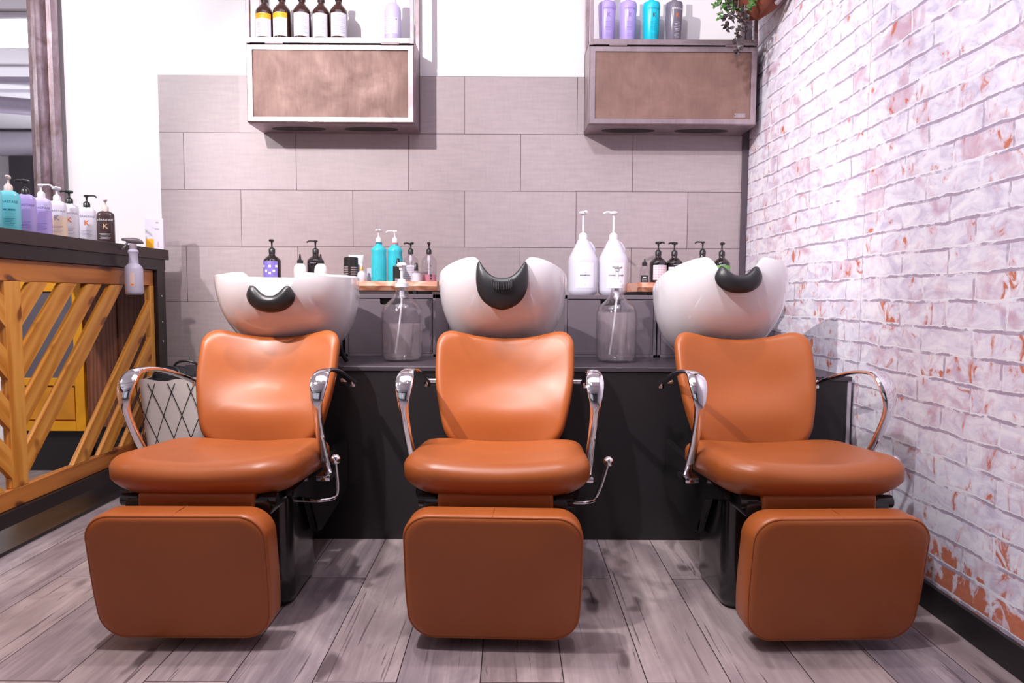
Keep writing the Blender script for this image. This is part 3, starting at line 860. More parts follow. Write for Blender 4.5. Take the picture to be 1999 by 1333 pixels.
SZ = 2.211
GA = None
amber((-1.261, 3.50, SZ), 'amber bottle with orange-topped label, nearest the left post of the steel shelf', 'orange-labelled amber bottles', lab='orange', rz=.12, cap='cap')
amber((-1.168, 3.49, SZ), 'amber bottle with orange-topped label and round seal, touching its twin on the steel shelf', 'orange-labelled amber bottles', lab='orange', rz=-.1, cap='cap')
amber((-1.067, 3.49, SZ), 'amber bottle with plain white label, next to the orange-labelled pair', 'white-labelled amber bottles', rz=.18, cap='cap')
amber((-.972, 3.50, SZ), 'amber bottle with plain white label, second of three on the steel shelf', 'white-labelled amber bottles', rz=0.02, cap='cap')
amber((-.880, 3.49, SZ), 'amber bottle with white label, last of the row before the shelf gap', 'white-labelled amber bottles', rz=.25, cap='cap')

t = thing('lilac_bottle', 'single pale lilac bottle with white label standing apart on the steel shelf', 'bottle', (-.606, 3.49, SZ))
bm = B(); lathe(bm, [(.040, 0), (.0425, .006), (.0425, .165), (.038, .185), (.026, .200), (.020, .206)], seg=28); obj('body', bm, LILACP, t)
bm = B(); lathe(bm, [(.020, 0), (.020, .05), (.017, .055)], (0, 0, .206), 20); obj('cap', bm, WHITEP, t)
bm = B(); patch(bm, .0430, .045, .125, -1.1, .8); lb = obj('label', bm, LABEL, t)
bm = B(); bars(bm, .0434, [(.118-.009*i, -1.0, .1+.1*((i*3) % 4), .0013) for i in range(8)]); patch(bm, .0434, .112, .119, .5, .66, 3); obj('lettering', bm, INKG, lb)

def tapered(loc, label, mat, ink, kink, rz=0, brandc=None):
    t = thing('tapered_bottle', label, 'bottle', loc, rz)
    prof = [(.034, 0), (.0365, .004), (.0445, .190), (.0448, .205), (.042, .216), (.030, .222), (.014, .2235)]
    bm = B(); lathe(bm, prof, seg=32); obj('body', bm, mat, t)
    bm = B(); lathe(bm, [(.0135, 0), (.0125, .02), (.012, .06)], (0, 0, .223), 16); obj('cap', bm, mat, t)
    R_ = lambda z: .0365+(.0445-.0365)*(z-.004)/.186+.0007
    def on(zc): return lambda u, v: on_cyl(R_(zc+v), zc)(u, v)
    bm = text_bm('KÉRASTASE', .0125, on(.178)); obj('lettering', bm, ink, t)
    bm = text_bm('K', .032, on(.145)); obj('monogram', bm, kink, t)
    bm = B()
    for i in range(6): patch(bm, R_(.112-.008*i), .112-.008*i, .1132-.008*i, -.45+.06*(i % 3), .40-.07*(i % 2), 6)
    for i in range(4): patch(bm, R_(.056-.006*i), .056-.006*i, .0568-.006*i, -.40+.05*(i % 2), .42, 6)
    obj('small_print', bm, ink, t)
    return t
tapered((.485, 3.50, SZ), 'lilac tapered bottle nearest the left post of the right-hand steel shelf', LILAC, INKP, INKP, .12)
tapered((.592, 3.50, SZ), 'lilac tapered bottle standing beside the bright teal one', LILAC, INKP, INKP, .15)
tapered((.711, 3.50, SZ), 'bright teal tapered bottle on the right-hand steel shelf', plain('bright_teal_plastic', srgb(20, 200, 226), .25, var=.03), INKT, INKD, .2)
tapered((.827, 3.50, SZ), 'slate grey tapered bottle with orange monogram on the steel shelf', SLATEB, INKW, INKO, .25)

# ------------------------------------------------------------------ bottles on the wood boards
ZS = 1.001
amber((0, 0, 0), 'dark pump bottle with purple patterned label behind the level basin', None, AMBERD, 'purple', .05, 'pump', 0, 'press', .93, (.02, .108), .70).location = (-1.168, 3.28, ZS)
amber((-.955, 3.28, ZS), 'dark pump bottle with long hooked spout behind the level basin', None, AMBERD, None, 0, 'pump', -PI/2, 'long', .92, hz=.70)
for x, l in ((-1.003, 'small round white bottle with black nozzle, on the side towards the purple-label bottle'), (-.905, 'small round white bottle with black nozzle, on the side towards the white tube')):
    t = thing('nozzle_bottle', l, 'bottle', (x, 3.19, ZS))
    bm = B(); lathe(bm, [(.025, 0), (.029, .008), (.030, .055), (.026, .074), (.014, .086), (.011, .088)], seg=24); obj('body', bm, WHITEP, t)
    bm = B(); lathe(bm, [(.014, 0), (.014, .016), (.006, .021), (.0035, .045), (.002, .046)], (0, 0, .086), 16); obj('nozzle_cap', bm, BLACKP, t)
# silver tube lying down
t = thing('squeezed_tube', 'crumpled silver and white tube lying behind the basin rim', 'tube', (-.84, 3.24, ZS), .15)
bm = B(); rings = []
for i in range(9):
    x = -.055+.11*i/8; f = i/8; hh = .0025+.017*f; rings.append([(x, .020*cos(a)*(1.1-.2*f), .020+hh*sin(a)+.012*(1-f)) for a in [2*PI*k/14 for k in range(14)]])
skin_rings(bm, rings); obj('tube_body', bm, plain('silver_foil', srgb(210, 208, 220), .25, .6), t)
bm = B(); tube(bm, [(.055, 0, .020), (.078, 0, .020)], .012, 14, smooth=False); obj('cap', bm, WHITEP, t)
bm = B(); lathe(bm, [(.0075, -.001), (.0075, .001)], (.01, -.021, .024), 12, 1, .3); obj('round_mark', bm, INKO, t)
# black jar with photo-like label, white tube behind
t = thing('black_tin', 'black can with grey banded label in front of the white tube', 'can', (-.780, 3.27, ZS))
bm = B(); lathe(bm, [(.034, 0), (.0355, .003), (.0355, .085), (.0355, .088)], seg=28); obj('body', bm, BLACKP, t)
bm = B(); lathe(bm, [(.0345, .0), (.0345, .030), (.031, .034)], (0, 0, .088), 28); obj('lid', bm, BLACKP, t)
bm = B()
for i in range(6): patch(bm, .0358, .018+.0105*i, .024+.0105*i, -1.2, -.18, 6); patch(bm, .0358, .016+.0105*i, .022+.0105*i, .2, 1.2, 6)
obj('label', bm, plain('grey_label_print', srgb(150, 140, 142), .5, var=.3, scale=120), t)
t = thing('white_tube', 'white tube standing behind the black can', 'tube', (-.775, 3.36, ZS))
bm = B(); rings = []
for i in range(8):
    f = i/7; z = .012+.128*f; rings.append([((.024+.014*f)*cos(a), (.024*(1-f)+.0015)*sin(a), z) for a in [2*PI*k/20 for k in range(20)]])
skin_rings(bm, rings); obj('tube_body', bm, WHITEP, t)
bm = B(); lathe(bm, [(.02, 0), (.02, .014)], (0, 0, 0), 20); obj('cap', bm, WHITEP, t)
# cream bottle with gold collar
t = thing('small_cream_bottle', 'small cream bottle with golden collar beside the black can', 'bottle', (-.722, 3.24, ZS))
bm = B(); lathe(bm, [(.019, 0), (.0215, .004), (.0215, .035), (.018, .047), (.010, .054), (.009, .056)], seg=24); obj('body', bm, PEARL, t)
bm = B(); lathe(bm, [(.0095, 0), (.0085, .018), (.007, .02)], (0, 0, .056), 16); obj('collar', bm, plain('golden_collar', srgb(226, 172, 96), .3, .5), t)
bm = B(); lathe(bm, [(.006, 0), (.006, .012), (.004, .014)], (0, 0, .076), 12); obj('cap', bm, WHITEP, t)
t = thing('small_white_box', 'small white box with teal edge beside the cream bottle', 'box', (-.693, 3.32, ZS))
bm = B(); boxr(bm, -.017, .017, -.014, .014, 0, .072, .001); obj('carton', bm, LABEL, t, False)
bm = B(); boxr(bm, .012, .0172, -.0142, -.0138, .001, .071); obj('teal_edge', bm, TEAL, t, False)
# two teal pump bottles
def teal_pump(loc, label, ring, ang, ck):
    t = thing('teal_pump_bottle', label, 'bottle', loc)
    bm = B(); lathe(bm, [(.033, 0), (.0365, .004), (.0365, .085), (.037, .12), (.034, .140), (.0365, .152), (.036, .162), (.026, .174), (.016, .182), (.015, .188)], seg=30); obj('body', bm, TEAL, t)
    bm = B(); lathe(bm, [(.0158, 0), (.0158, .009)], (0, 0, .187), 20); obj('neck_ring', bm, ring, t)
    bm = B()
    for k in range(9):
        a = 2.2+k*.22; patch(bm, .0368, .045+.024*sin(a)-.001, .045+.024*sin(a)+.002, .25+.55*cos(a)-.02, .25+.55*cos(a)+.02, 1)
    bars(bm, .0368, [(.016, -.1, .5, .001), (.012, 0, .5, .001)]); obj('print', bm, INKT, t)
    pump(t, .194, WHITEP, ck, ang, .95, .014, .026); return t
teal_pump((-.646, 3.28, ZS), 'teal pump bottle with teal neck ring, spout facing forward', INKT, 0, 'dome')
teal_pump((-.570, 3.30, ZS), 'teal pump bottle with pink neck ring, spout turned sideways', plain('pink_ring', srgb(196, 130, 140), .4), -PI/2, 'long')
t = thing('black_spray_bottle', 'small square black spray bottle in front of the teal bottles', 'bottle', (-.538, 3.20, ZS))
bm = B(); boxr(bm, -.023, .023, -.018, .018, 0, .078, .004); obj('body', bm, BLACKP, t, False)
bm = B(); lathe(bm, [(.012, 0), (.011, .016), (.0075, .022), (.006, .036)], (0, 0, .078), 16); obj('spray_cap', bm, BLACKP, t)
bm = B(); boxr(bm, -.012, .012, -.0185, -.018, .006, .018); obj('mark', bm, INKG, t, False)
# clear pump bottle with white label
def clear_pump(loc, label, ang, labelled, liquid, kind, h=.13):
    t = thing('clear_pump_bottle', label, 'bottle', loc)
    prof = [(.034, 0), (.037, .004), (.037, h-.030), (.033, h-.014), (.020, h), (.013, h+.006), (.0125, h+.012)]
    bm = B(); lathe(bm, prof, seg=28); obj('body', bm, CLEARP, t)
    bm = B(); tube(bm, [(0, 0, .006), (0, 0, h+.008)], .0035, 8, smooth=False); lathe(bm, [(.006, 0), (.0075, .01), (.0075, .034), (.005, .04)], (0, 0, h-.035), 12); obj('dip_tube', bm, WHITEP, t)
    if labelled:
        bm = B(); patch(bm, .0374, .008, .085, -1.2, 1.0); lb = obj('label', bm, LABEL, t)
        bm = B(); bars(bm, .0378, [(.075-.009*i, -1.0, .5+.1*(i % 3), .0011) for i in range(7)]); obj('lettering', bm, INKD, lb)
    if liquid:
        bm = B(); lathe(bm, [(.033, .003), (.0362, .006), (.0362, .040)], seg=28); obj('liquid', bm, plain('pink_liquid', srgb(226, 150, 170), .2), t)
        bm = B(); bars(bm, .0375, [(.066, -.4, .35, .001), (.035, .2, .55, .012), (.02, .25, .5, .01)]); patch(bm, .0375, .078, .084, .3, .42, 2); obj('lettering', bm, INKD, t)
    pump(t, h+.010, BLACKP, kind, ang, .95, .0135, .022); return t
clear_pump((-.491, 3.29, ZS), 'clear pump bottle with white label and black pump', -PI/2, True, False, 'press')
clear_pump((-.402, 3.29, ZS), 'clear pump bottle with pink liquid and black pump', .1, False, True, 'press', .130)
t = thing('small_clear_bottle', 'small clear bottle with white label and slanted black cap', 'bottle', (-.452, 3.20, ZS))
bm = B(); lathe(bm, [(.020, 0), (.021, .003), (.021, .046), (.018, .052), (.010, .056)], seg=22); obj('body', bm, CLEARP, t)
bm = B(); patch(bm, .0214, .003, .044, -1.4, 1.4, 16); obj('label', bm, LABEL, t)
bm = B(); lathe(bm, [(.010, 0), (.0095, .006), (.0075, .034), (.005, .037)], (0, 0, .056), 14); obj('cap', bm, BLACKP, t)

# white gallon bottles
def gallon(loc, label, word, ang, kind):
    t = thing('gallon_bottle', label, 'bottle', loc)
    pr = [(.058, 0), (.068, .012), (.070, .025), (.070, .170), (.066, .185), (.028, .262), (.020, .270)]
    bm = B(); lathe(bm, pr, seg=40, power=2.6); obj('body', bm, MILKJ, t)
    bm = B(); lathe(bm, [(.056, .004), (.066, .014), (.068, .026), (.068, .060)], seg=36, power=2.6); obj('contents', bm, plain('white_lotion', srgb(244, 238, 240), .4), t)
    bm = B(); tube(bm, [(.050, .01, .205), (.052, .012, .225), (.036, .01, .250), (.026, .008, .254)], .010, 10); obj('handle', bm, MILKJ, t)
    bm = B(); patch(bm, .0705, .035, .155, -.55, .65, 14, 1, 1, 2.6); lb = obj('label', bm, plain('white_sticker', srgb(240, 238, 246), .5), t)
    f = on_cyl(.0710, .094, 1, 1, 2.6, .06)
    bm = text_bm(word, .0105, f, .0003); obj('lettering', bm, INKD, lb)
    bm = B(); bars(bm, .0710, [(.110, -.02, .14, .0012), (.107, -.04, .16, .0008), (.083, -.12, .24, .0010), (.050, -.0, .14, .0010)], power=2.6); obj('small_print', bm, INKG, lb)
    bm = B(); lathe(bm, [(.0205, 0), (.0205, .022), (.017, .032), (.011, .036), (.0085, .037)], (0, 0, .266), 24); obj('pump_collar', bm, WHITEP, t)
    bm = B(); lathe(bm, [(.0055, .30), (.0055, .395)], seg=12)
    lathe(bm, [(.006, .388), (.018, .392), (.021, .398), (.019, .404), (.008, .407)], seg=20)
    dx, dy = sin(ang), -cos(ang)
    tube(bm, [(dx*.01, dy*.01, .400), (dx*.034, dy*.034, .402), (dx*.052, dy*.052, .394)], .0055, 8, 4)
    obj('pump_head', bm, WHITEP, t); return t
gallon((.352, 3.27, .9445), 'white gallon pump bottle marked SHAMPOO on the grey cabinet', 'SHAMPOO', .25, 'dome')
gallon((.500, 3.27, .9445), 'white gallon pump bottle marked CONDITIONER on the grey cabinet', 'CONDITIONER', -PI/2+.1, 'dome')

t = thing('dropper_bottle', 'small clear bottle with black nozzle and black label on the board end', 'bottle', (.648, 3.24, ZS))
bm = B(); lathe(bm, [(.020, 0), (.0225, .003), (.0225, .060), (.018, .078), (.010, .086)], seg=24); obj('body', bm, CLEARP, t)
bm = B(); lathe(bm, [(.0125, 0), (.0125, .016), (.005, .020), (.003, .034)], (0, 0, .086), 16); obj('nozzle_cap', bm, BLACKP, t)
bm = B(); patch(bm, .0228, .002, .040, -1.0, .7, 10); lb = obj('label', bm, BLACKP, t)
bm = B(); bars(bm, .0231, [(.030, -.5, .2, .004), (.022, -.7, .4, .001), (.017, -.7, .4, .001), (.012, -.7, .4, .001)]); obj('lettering', bm, INKW, lb)
amber((.722, 3.28, ZS), 'dark pump bottle with red grid label beside the dropper bottle', None, AMBERD, 'grid', .25, 'pump', .5, 'press', .92, (.02, .098), .70)
amber((.806, 3.30, ZS), 'dark pump bottle with spout turned towards the gallon bottles', None, AMBERD, 'plain', .1, 'pump', -1.3, 'press', .92, (.02, .09), .70)
amber((.945, 3.30, ZS), 'dark pump bottle with raised hooked spout behind the basin by the brick wall', None, AMBERD, 'plain', .1, 'pump', -1.4, 'long', .92, (.02, .09), .73)
amber((1.040, 3.30, ZS), 'dark pump bottle with green label seen through the basin notch', None, AMBERD, 'green', -.1, 'pump', .1, 'press', .92, (.015, .100), .70)
t = thing('white_cup', 'small white cup beside the green label bottle', 'cup', (1.000, 3.20, ZS))
bm = B(); lathe(bm, [(.018, 0), (.021, .003), (.023, .055), (.021, .055), (.019, .004)], seg=22); obj('cup_body', bm, WHITEP, t)
t = thing('roll_of_tape', 'small pale roll lying beside the green label bottle', 'tape roll', (1.085, 3.20, ZS))
bm = B(); lathe(bm, [(.018, 0), (.034, 0), (.034, .018), (.018, .018)], seg=28, cap0=False, cap1=False); obj('roll_body', bm, PEARL, t)

# ------------------------------------------------------------------ glass jugs
def make_jug(loc, label, fill, handle_ang, rz):
    t = thing('glass_jug', label, 'jug', loc, rz)
    outer = [(.060, .0), (.076, .005), (.0825, .018), (.084, .04), (.084, .180), (.082, .205), (.072, .228), (.057, .242), (.042, .256), (.032, .268), (.0255, .284), (.0235, .298), (.0235, .309)]
    inner = [(.0210, .309), (.0210, .298), (.0230, .284), (.0295, .267), (.0395, .254), (.0545, .239), (.0690, .225), (.0790, .203), (.0810, .180), (.0810, .042), (.079, .022), (.070, .0095), (.0, .0085)]
    glass, nt, b = MATS.get('jugglass') or (None, None, None) if False else (None, None, None)
    bm = B(); lathe(bm, outer+inner[:-1]+[(.002, .0085)], seg=40); body = obj('body', bm, GLASS, t)
    z = fill
    def rin(zz):
        p = sorted([(b_, a) for a, b_ in inner])
        for (z0, r0), (z1, r1) in zip(p, p[1:]):
            if z0 <= zz <= z1: return r0+(r1-r0)*(zz-z0)/(z1-z0)
        return .08
    zs = [.0095, .013, .022, .042, .10]+([.18, .195] if fill > .18 else [])+[fill]
    bm = B(); lathe(bm, [(rin(q)-.0009, q) for q in zs], seg=40); obj('liquid', bm, LIQ, t)
    if handle_ang is not None:
        c, s = cos(handle_ang), sin(handle_ang)
        bm = B(); tube(bm, [(c*.022, s*.022, .298), (c*.040, s*.040, .300), (c*.052, s*.052, .286), (c*.048, s*.048, .266), (c*.036, s*.036, .260)], .0055, 10); tube(bm, [(c*.050, s*.050, .272), (c*.060, s*.060, .256), (c*.050, s*.050, .250)], .004, 8)
        obj('ear_handle', bm, GLASS, t)
    bm = B(); lathe(bm, [(.027, 0), (.0275, .016), (.018, .018), (.0165, .030), (.008, .034)], (0, 0, .303), 26)
    cap = obj('pump_collar', bm, WHITEP, t)
    bm = B(); lathe(bm, [(.0062, .33), (.0062, .372), (.011, .374), (.011, .384), (.018, .386), (.022, .392), (.016, .402), (.008, .404)], seg=18)
    tube(bm, [(.0, -.006, .393), (.0, -.030, .393), (0, -.042, .385)], .006, 8, 4); obj('pump_head', bm, WHITEP, t)
    bm = B(); tube(bm, [(0, 0, .305), (-.001, 0, .25), (-.012, 0, .14), (-.028, .0, .030)], .0042, 10); tube(bm, [(0, 0, .305), (0, 0, .265)], .010, 10, smooth=False); obj('dip_tube', bm, WHITEP, t)
    return t
GLASS = glassy('clear_jug_glass', (.97, .96, .97, 1), .06, 1.5, 1.5)
LIQ = milky('straw_clear_liquid', srgb(236, 222, 224), .80, .1)
make_jug((-.447, 2.745, ZT), 'glass jug with ear handle and low clear liquid, between the first two chairs', .152, 0.15, 0)
make_jug((.437, 2.745, ZT), 'fuller glass jug without visible handle, in front of the gallon bottles', .204, PI/2, .2)

# ------------------------------------------------------------------ reception counter
t = thing('reception_counter', 'dark-topped counter with honey pine herringbone lattice front', 'counter')
CX = -1.766
bm = B(); boxr(bm, -2.32, CX, .9, 3.465, 1.115, 1.166, .002); obj('countertop', bm, DARKIRON, t, False)
bm = B(); boxr(bm, -2.30, CX-.008, .92, 3.44, 1.062, 1.1145); 
boxr(bm, CX-.030, CX-.006, 3.355, 3.43, .0, 1.062); boxr(bm, CX-.09, CX-.028, 3.395, 3.43, 0, 1.062); pass
boxr(bm, CX-.030, CX-.006, .9, 3.355, .112, .164); boxr(bm, CX-.046, CX-.006, .9, .95, 0, 1.062)
obj('iron_frame', bm, plain('black_iron_frame', srgb(44, 36, 38), .35, .3, var=.1), t, False)
bm = B()
for z in (.93, .80, .70): tube(bm, [(CX-.008, 3.39, z), (CX-.003, 3.39, z)], .005, 8, smooth=False)
obj('frame_screw', bm, CHROME, t)
bm = B(); boxr(bm, -2.10, -1.81, .9, 3.45, .0, .012, .002); obj('plinth_plate', bm, plain('dusty_black_plate', srgb(50, 44, 48), .3, var=.3, scale=6), t, False)
LX = -1.79
def slat(y0, z0, y1, z1, w, name='slat', mat=PINE, th=.024, dx=0.0):
    """board from (y0,z0) to (y1,z1) in the lattice plane; its own X axis runs along it"""
    L = math.hypot(y1-y0, z1-z0); bm = B(); rings = []
    box(bm, (0, 0, 0), (L, th, w), .002, 1)
    o = obj(name, bm, mat, t, False)
    d = Vector((0, y1-y0, z1-z0)).normalized(); xa = d; ya = Vector((1, 0, 0)); za = xa.cross(ya)
    o.matrix_local = Matrix(((xa.x, ya.x, za.x, LX-th/2+dx), (xa.y, ya.y, za.y, (y0+y1)/2), (xa.z, ya.z, za.z, (z0+z1)/2), (0, 0, 0, 1)))
    return o
slat(.92, 1.0215, 3.35, 1.0215, .079, 'top_rail', PINED, .034)
slat(.92, .199, 3.35, .199, .068, 'bottom_rail', PINED, .034)
slat(2.405, .233, 2.405, .982, .078, 'post', PINE, .030)
slat(3.335, .233, 3.335, .982, .035, 'post', PINE, .030)
slat(.94, .233, .94, .982, .04, 'post', PINE, .030)
# diagonal boards, clipped to the bay by their ends
def diag(ya, za, bay0, bay1, sgn, z0=.235, z1=.980, w=.071):
    # line through (ya,za), slope sgn*1.09; cut polygon by the bay, extruded as its own mesh
    m = 1.09*sgn; h = w/2*math.hypot(1, m)
    def lineclip(off):
        return lambda y: za+off+m*(y-ya)
    lo, hi = lineclip(-h), lineclip(h)
    poly = [(bay0, lo(bay0)), (bay1, lo(bay1)), (bay1, hi(bay1)), (bay0, hi(bay0))]
    for lim, keep in ((z0, 1), (z1, -1)):
        out = []
        for i in range(len(poly)):
            a, b_ = poly[i], poly[(i+1) % len(poly)]
            ia = (a[1]-lim)*keep >= 0; ib = (b_[1]-lim)*keep >= 0
            if ia: out.append(a)
            if ia != ib:
                f = (lim-a[1])/(b_[1]-a[1]); out.append((a[0]+f*(b_[0]-a[0]), lim))
        poly = out
        if len(poly) < 3: return
    ang = math.atan(m); cy0 = sum(p[0] for p in poly)/len(poly); cz0 = sum(p[1] for p in poly)/len(poly)
    d = Vector((0, cos(ang), sin(ang))); ya_ = Vector((1, 0, 0)); za_ = d.cross(ya_)
    pts = []
    for y, z in poly:
        v = Vector((0, y-cy0, z-cz0)); pts.append((v.dot(d), v.dot(za_)))
    th = .020; bm = B(); skin_rings(bm, [[(a, -th/2, c) for a, c in pts], [(a, th/2, c) for a, c in pts]])
    o = obj('slat', bm, PINE, t, False)
    o.matrix_local = Matrix(((d.x, ya_.x, za_.x, LX-th/2-.002), (d.y, ya_.y, za_.y, cy0), (d.z, ya_.z, za_.z, cz0), (0, 0, 0, 1)))
# (Y where the board's upper edge meets the top or the height at the post)
for zl in (.870, .682, .500, .322): diag(2.443, zl, 2.443, 3.318, 1)
for zl in (-.115, -.300, -.49, -.68): diag(2.443, zl+.02, 2.443, 3.318, 1)
for zl in (.870, .682, .500, .322, .14, -.05, -.24, -.43, -.62, -.8, -.98): diag(2.367, zl+.0, .96, 2.367, -1)

# things seen through the lattice
t = thing('yellow_cupboard', 'yellow painted cupboard with grey pane, seen through the lattice', 'cupboard', (0, 0, 0))
y0 = 3.46
bm = B()
for a in ((-2.66, -2.60, .22, 1.02), (-2.275, -2.225, .22, 1.02), (-2.60, -2.275, .95, 1.02), (-2.60, -2.275, .22, .27), (-2.60, -2.275, .46, .50)):
    boxr(bm, a[0], a[1], y0, y0+.03, a[2], a[3], .003)
boxr(bm, -2.66, -2.225, y0+.03, 3.60, .22, 1.02); obj('frame', bm, YELLOW, t, False)
bm = B(); boxr(bm, -2.60, -2.275, y0+.012, y0+.018, .50, .95); obj('grey_pane', bm, plain('chalky_grey_pane', srgb(96, 90, 100), .5, var=.3, scale=8), t, False)
bm = B(); boxr(bm, -2.59, -2.285, y0+.010, y0+.02, .28, .45, .002); obj('lower_panel', bm, plain('scuffed_yellow_panel', srgb(214, 140, 30), .5, var=.3, scale=12), t, False)
bm = B(); boxr(bm, -2.66, -2.225, 3.50, 3.60, .0, .22); obj('plinth', bm, BLACKM, t, False)
t = thing('brown_cupboard', 'plain dark brown wooden cupboard between yellow cupboard and tiled wall', 'cupboard', (0, 0, 0))
bm = B(); boxr(bm, -2.222, -1.90, 3.475, 3.60, .24, 1.05, .003); boxr(bm, -2.07, -2.05, 3.468, 3.4755, .26, 1.04, .002); obj('panel', bm, BROWNP, t, False)
bm = B(); boxr(bm, -2.222, -1.90, 3.52, 3.60, .0, .24); obj('plinth', bm, BLACKM, t, False)

# pump bottles on the counter
def counter_bottle(loc, label, mat, pm, pang, pk, ink, kink, rz, fill=None, w=.0365, brand=True, body2=None):
    t = thing('pump_bottle', label, 'bottle', loc, rz)
    sx, sy_ = 1.0, .68
    pr = [(w*.93, 0), (w, .004), (w, .135), (w*.985, .146), (w*.90, .156), (w*.62, .163), (.016, .166)]
    bm = B(); lathe(bm, pr, seg=36, sx=sx, sy=sy_, power=3.2); obj('body', bm, mat, t)
    if fill:
        bm = B(); lathe(bm, [(w+.0004, .004), (w+.0004, fill)], seg=36, sx=sx, sy=sy_, power=3.2, cap0=False, cap1=False); obj('contents', bm, body2, t)
    f = lambda z: (lambda u, v: (u, -(w*sy_+.0012), z+v))
    def curved(z):
        g = on_cyl(w+.0012, z, sx, sy_, 3.2)
        return lambda u, v: g(u*.86, v)
    bm = text_bm('KÉRASTASE', .0125, curved(.122)); obj('lettering', bm, ink, t)
    if kink:
        bm = text_bm('K', .030, curved(.092), .0006); obj('monogram', bm, kink, t)
    bm = B(); bars(bm, w+.001, [(.058-.006*i, -.62+.1*(i % 2), .55-.12*(i % 3), .0012) for i in range(5)], sx, sy_, 3.2); obj('small_print', bm, ink, t)
    if brand == 'band':
        bm = B(); bars(bm, w+.001, [(.092, -.6, -.1, .005), (.092, .05, .62, .005)], sx, sy_, 3.2); obj('dash_marks', bm, INKT, t)
    pump(t, .164, pm, pk, pang, .95, .0150, .022)
    return t
BEIGE = plain('beige_pump_plastic', srgb(226, 210, 206), .35)
ZCt = 1.1665
for (y, lab, m_, pm, pa, pk, ink, kink, fill, b2, br, w) in (
    (2.505, 'teal pump bottle at the near end of the counter row, cut by the frame', TEALP, WHITEP, -1.0, 'press', INKT, None, None, None, 'band', .0365),
    (2.60, 'teal pump bottle with white pump, next to the purple bottle', TEALP, BEIGE, .1, 'press', INKT, None, None, None, 'band', .0365),
    (2.69, 'purple pump bottle with black pump on the counter', LILAC, BLACKP, -1.3, 'press', INKP, None, None, None, True, .0340),
    (2.78, 'purple pump bottle with white spout turned towards the wall', LILACP, WHITEP, 1.3, 'long', INKP, None, .115, LILAC, True, .0340),
    (2.875, 'pearly pump bottle half filled with peach cream', PEARL, WHITEP, .1, 'dome', INKG, INKG, .098, CREAM, True, .0345),
    (2.955, 'white pump bottle with orange K and black pump, behind the peach-filled one', PEARL, BLACKP, -1.2, 'press', INKG, INKO, None, None, True, .0345),
    (3.075, 'white pump bottle with orange K, next to the dark brown one', PEARL, BLACKP, 1.2, 'long', INKG, INKO, None, None, True, .0355),
    (3.215, 'dark brown pump bottle with pale K, last of the counter row', BROWNB, BEIGE, .2, 'press', INKW, INKGOLD, None, None, True, .0370)):
    counter_bottle((-1.935, y, ZCt), lab, m_, pm, pa, pk, ink, kink, .42, fill, w, br, b2)

t = thing('white_carton', 'white carton with orange corner at the wall end of the counter', 'box', (-1.812, 3.425, ZCt), .22)
bm = B(); boxr(bm, -.042, .042, -.016, .016, 0, .155, .002); obj('carton', bm, plain('white_card', srgb(222, 216, 232), .5, var=.02), t, False)
bm = B(); boxr(bm, -.040, -.004, -.0168, -.0160, .004, .052); obj('orange_corner', bm, ORANGE, t, False)
bm = B()
for z, a, c in ((.135, .008, .022), (.131, .008, .020), (.108, -.008, -.003), (.104, .0, .022), (.100, .002, .024)): boxr(bm, a, c, -.0166, -.0160, z, z+.0022)
obj('print', bm, INKG, t, False)
bm = B()
for i in range(5): boxr(bm, .014, .020, -.0166, -.016, .012+.006*i, .014+.006*i)
obj('red_print', bm, INKR, t, False)

# spray bottle hung on the counter edge by its trigger
t = thing('spray_bottle', 'translucent trigger spray bottle hanging on the counter edge', 'spray bottle', (-1.722, 3.06, .935), .35)
bm = B(); lathe(bm, [(.030, 0), (.0365, .006), (.038, .015), (.038, .118), (.034, .130), (.021, .142), (.018, .185), (.021, .190), (.0225, .197), (.019, .204), (.0145, .207), (.0145, .212)], seg=30); obj('body', bm, SPRAYM, t)
bm = B(); lathe(bm, [(.029, .002), (.0362, .007), (.0374, .015), (.0374, .026)], seg=30); obj('liquid', bm, plain('blue_green_liquid', srgb(110, 160, 178), .3), t)
bm = B(); patch(bm, .0384, .040, .100, -.30, .22, 6); lb = obj('label', bm, plain('tan_label', srgb(222, 196, 190), .5), t)
bm = B(); patch(bm, .0387, .043, .050, -.2, .12, 4); obj('orange_mark', bm, INKO, lb)
bm = B(); lathe(bm, [(.0155, 0), (.0155, .018), (.010, .022)], (0, 0, .210), 20)
hd = obj('trigger_collar', bm, plain('mauve_grey_collar', srgb(150, 136, 146), .4), t)
SPG = plain('smoky_grey_plastic', srgb(104, 92, 102), .3)
bm = B(); rings = []
for x, z0_, z1_, w_ in ((-.044, .245, .257, .008), (-.03, .243, .259, .009), (-.015, .234, .260, .010), (.01, .232, .260, .011), (.028, .233, .255, .010), (.040, .233, .246, .007), (.044, .233, .238, .004)):
    rings.append([(x, w_*cos(a), (z0_+z1_)/2+(z1_-z0_)/2*sin(a)) for a in [2*PI*k/14 for k in range(14)]])
skin_rings(bm, rings); tg = obj('spray_head', bm, SPG, t)
bm = B(); tube(bm, [(-.022, 0, .238), (-.030, 0, .222), (-.044, 0, .205)], .005, 8, 4); obj('trigger', bm, SPG, tg)

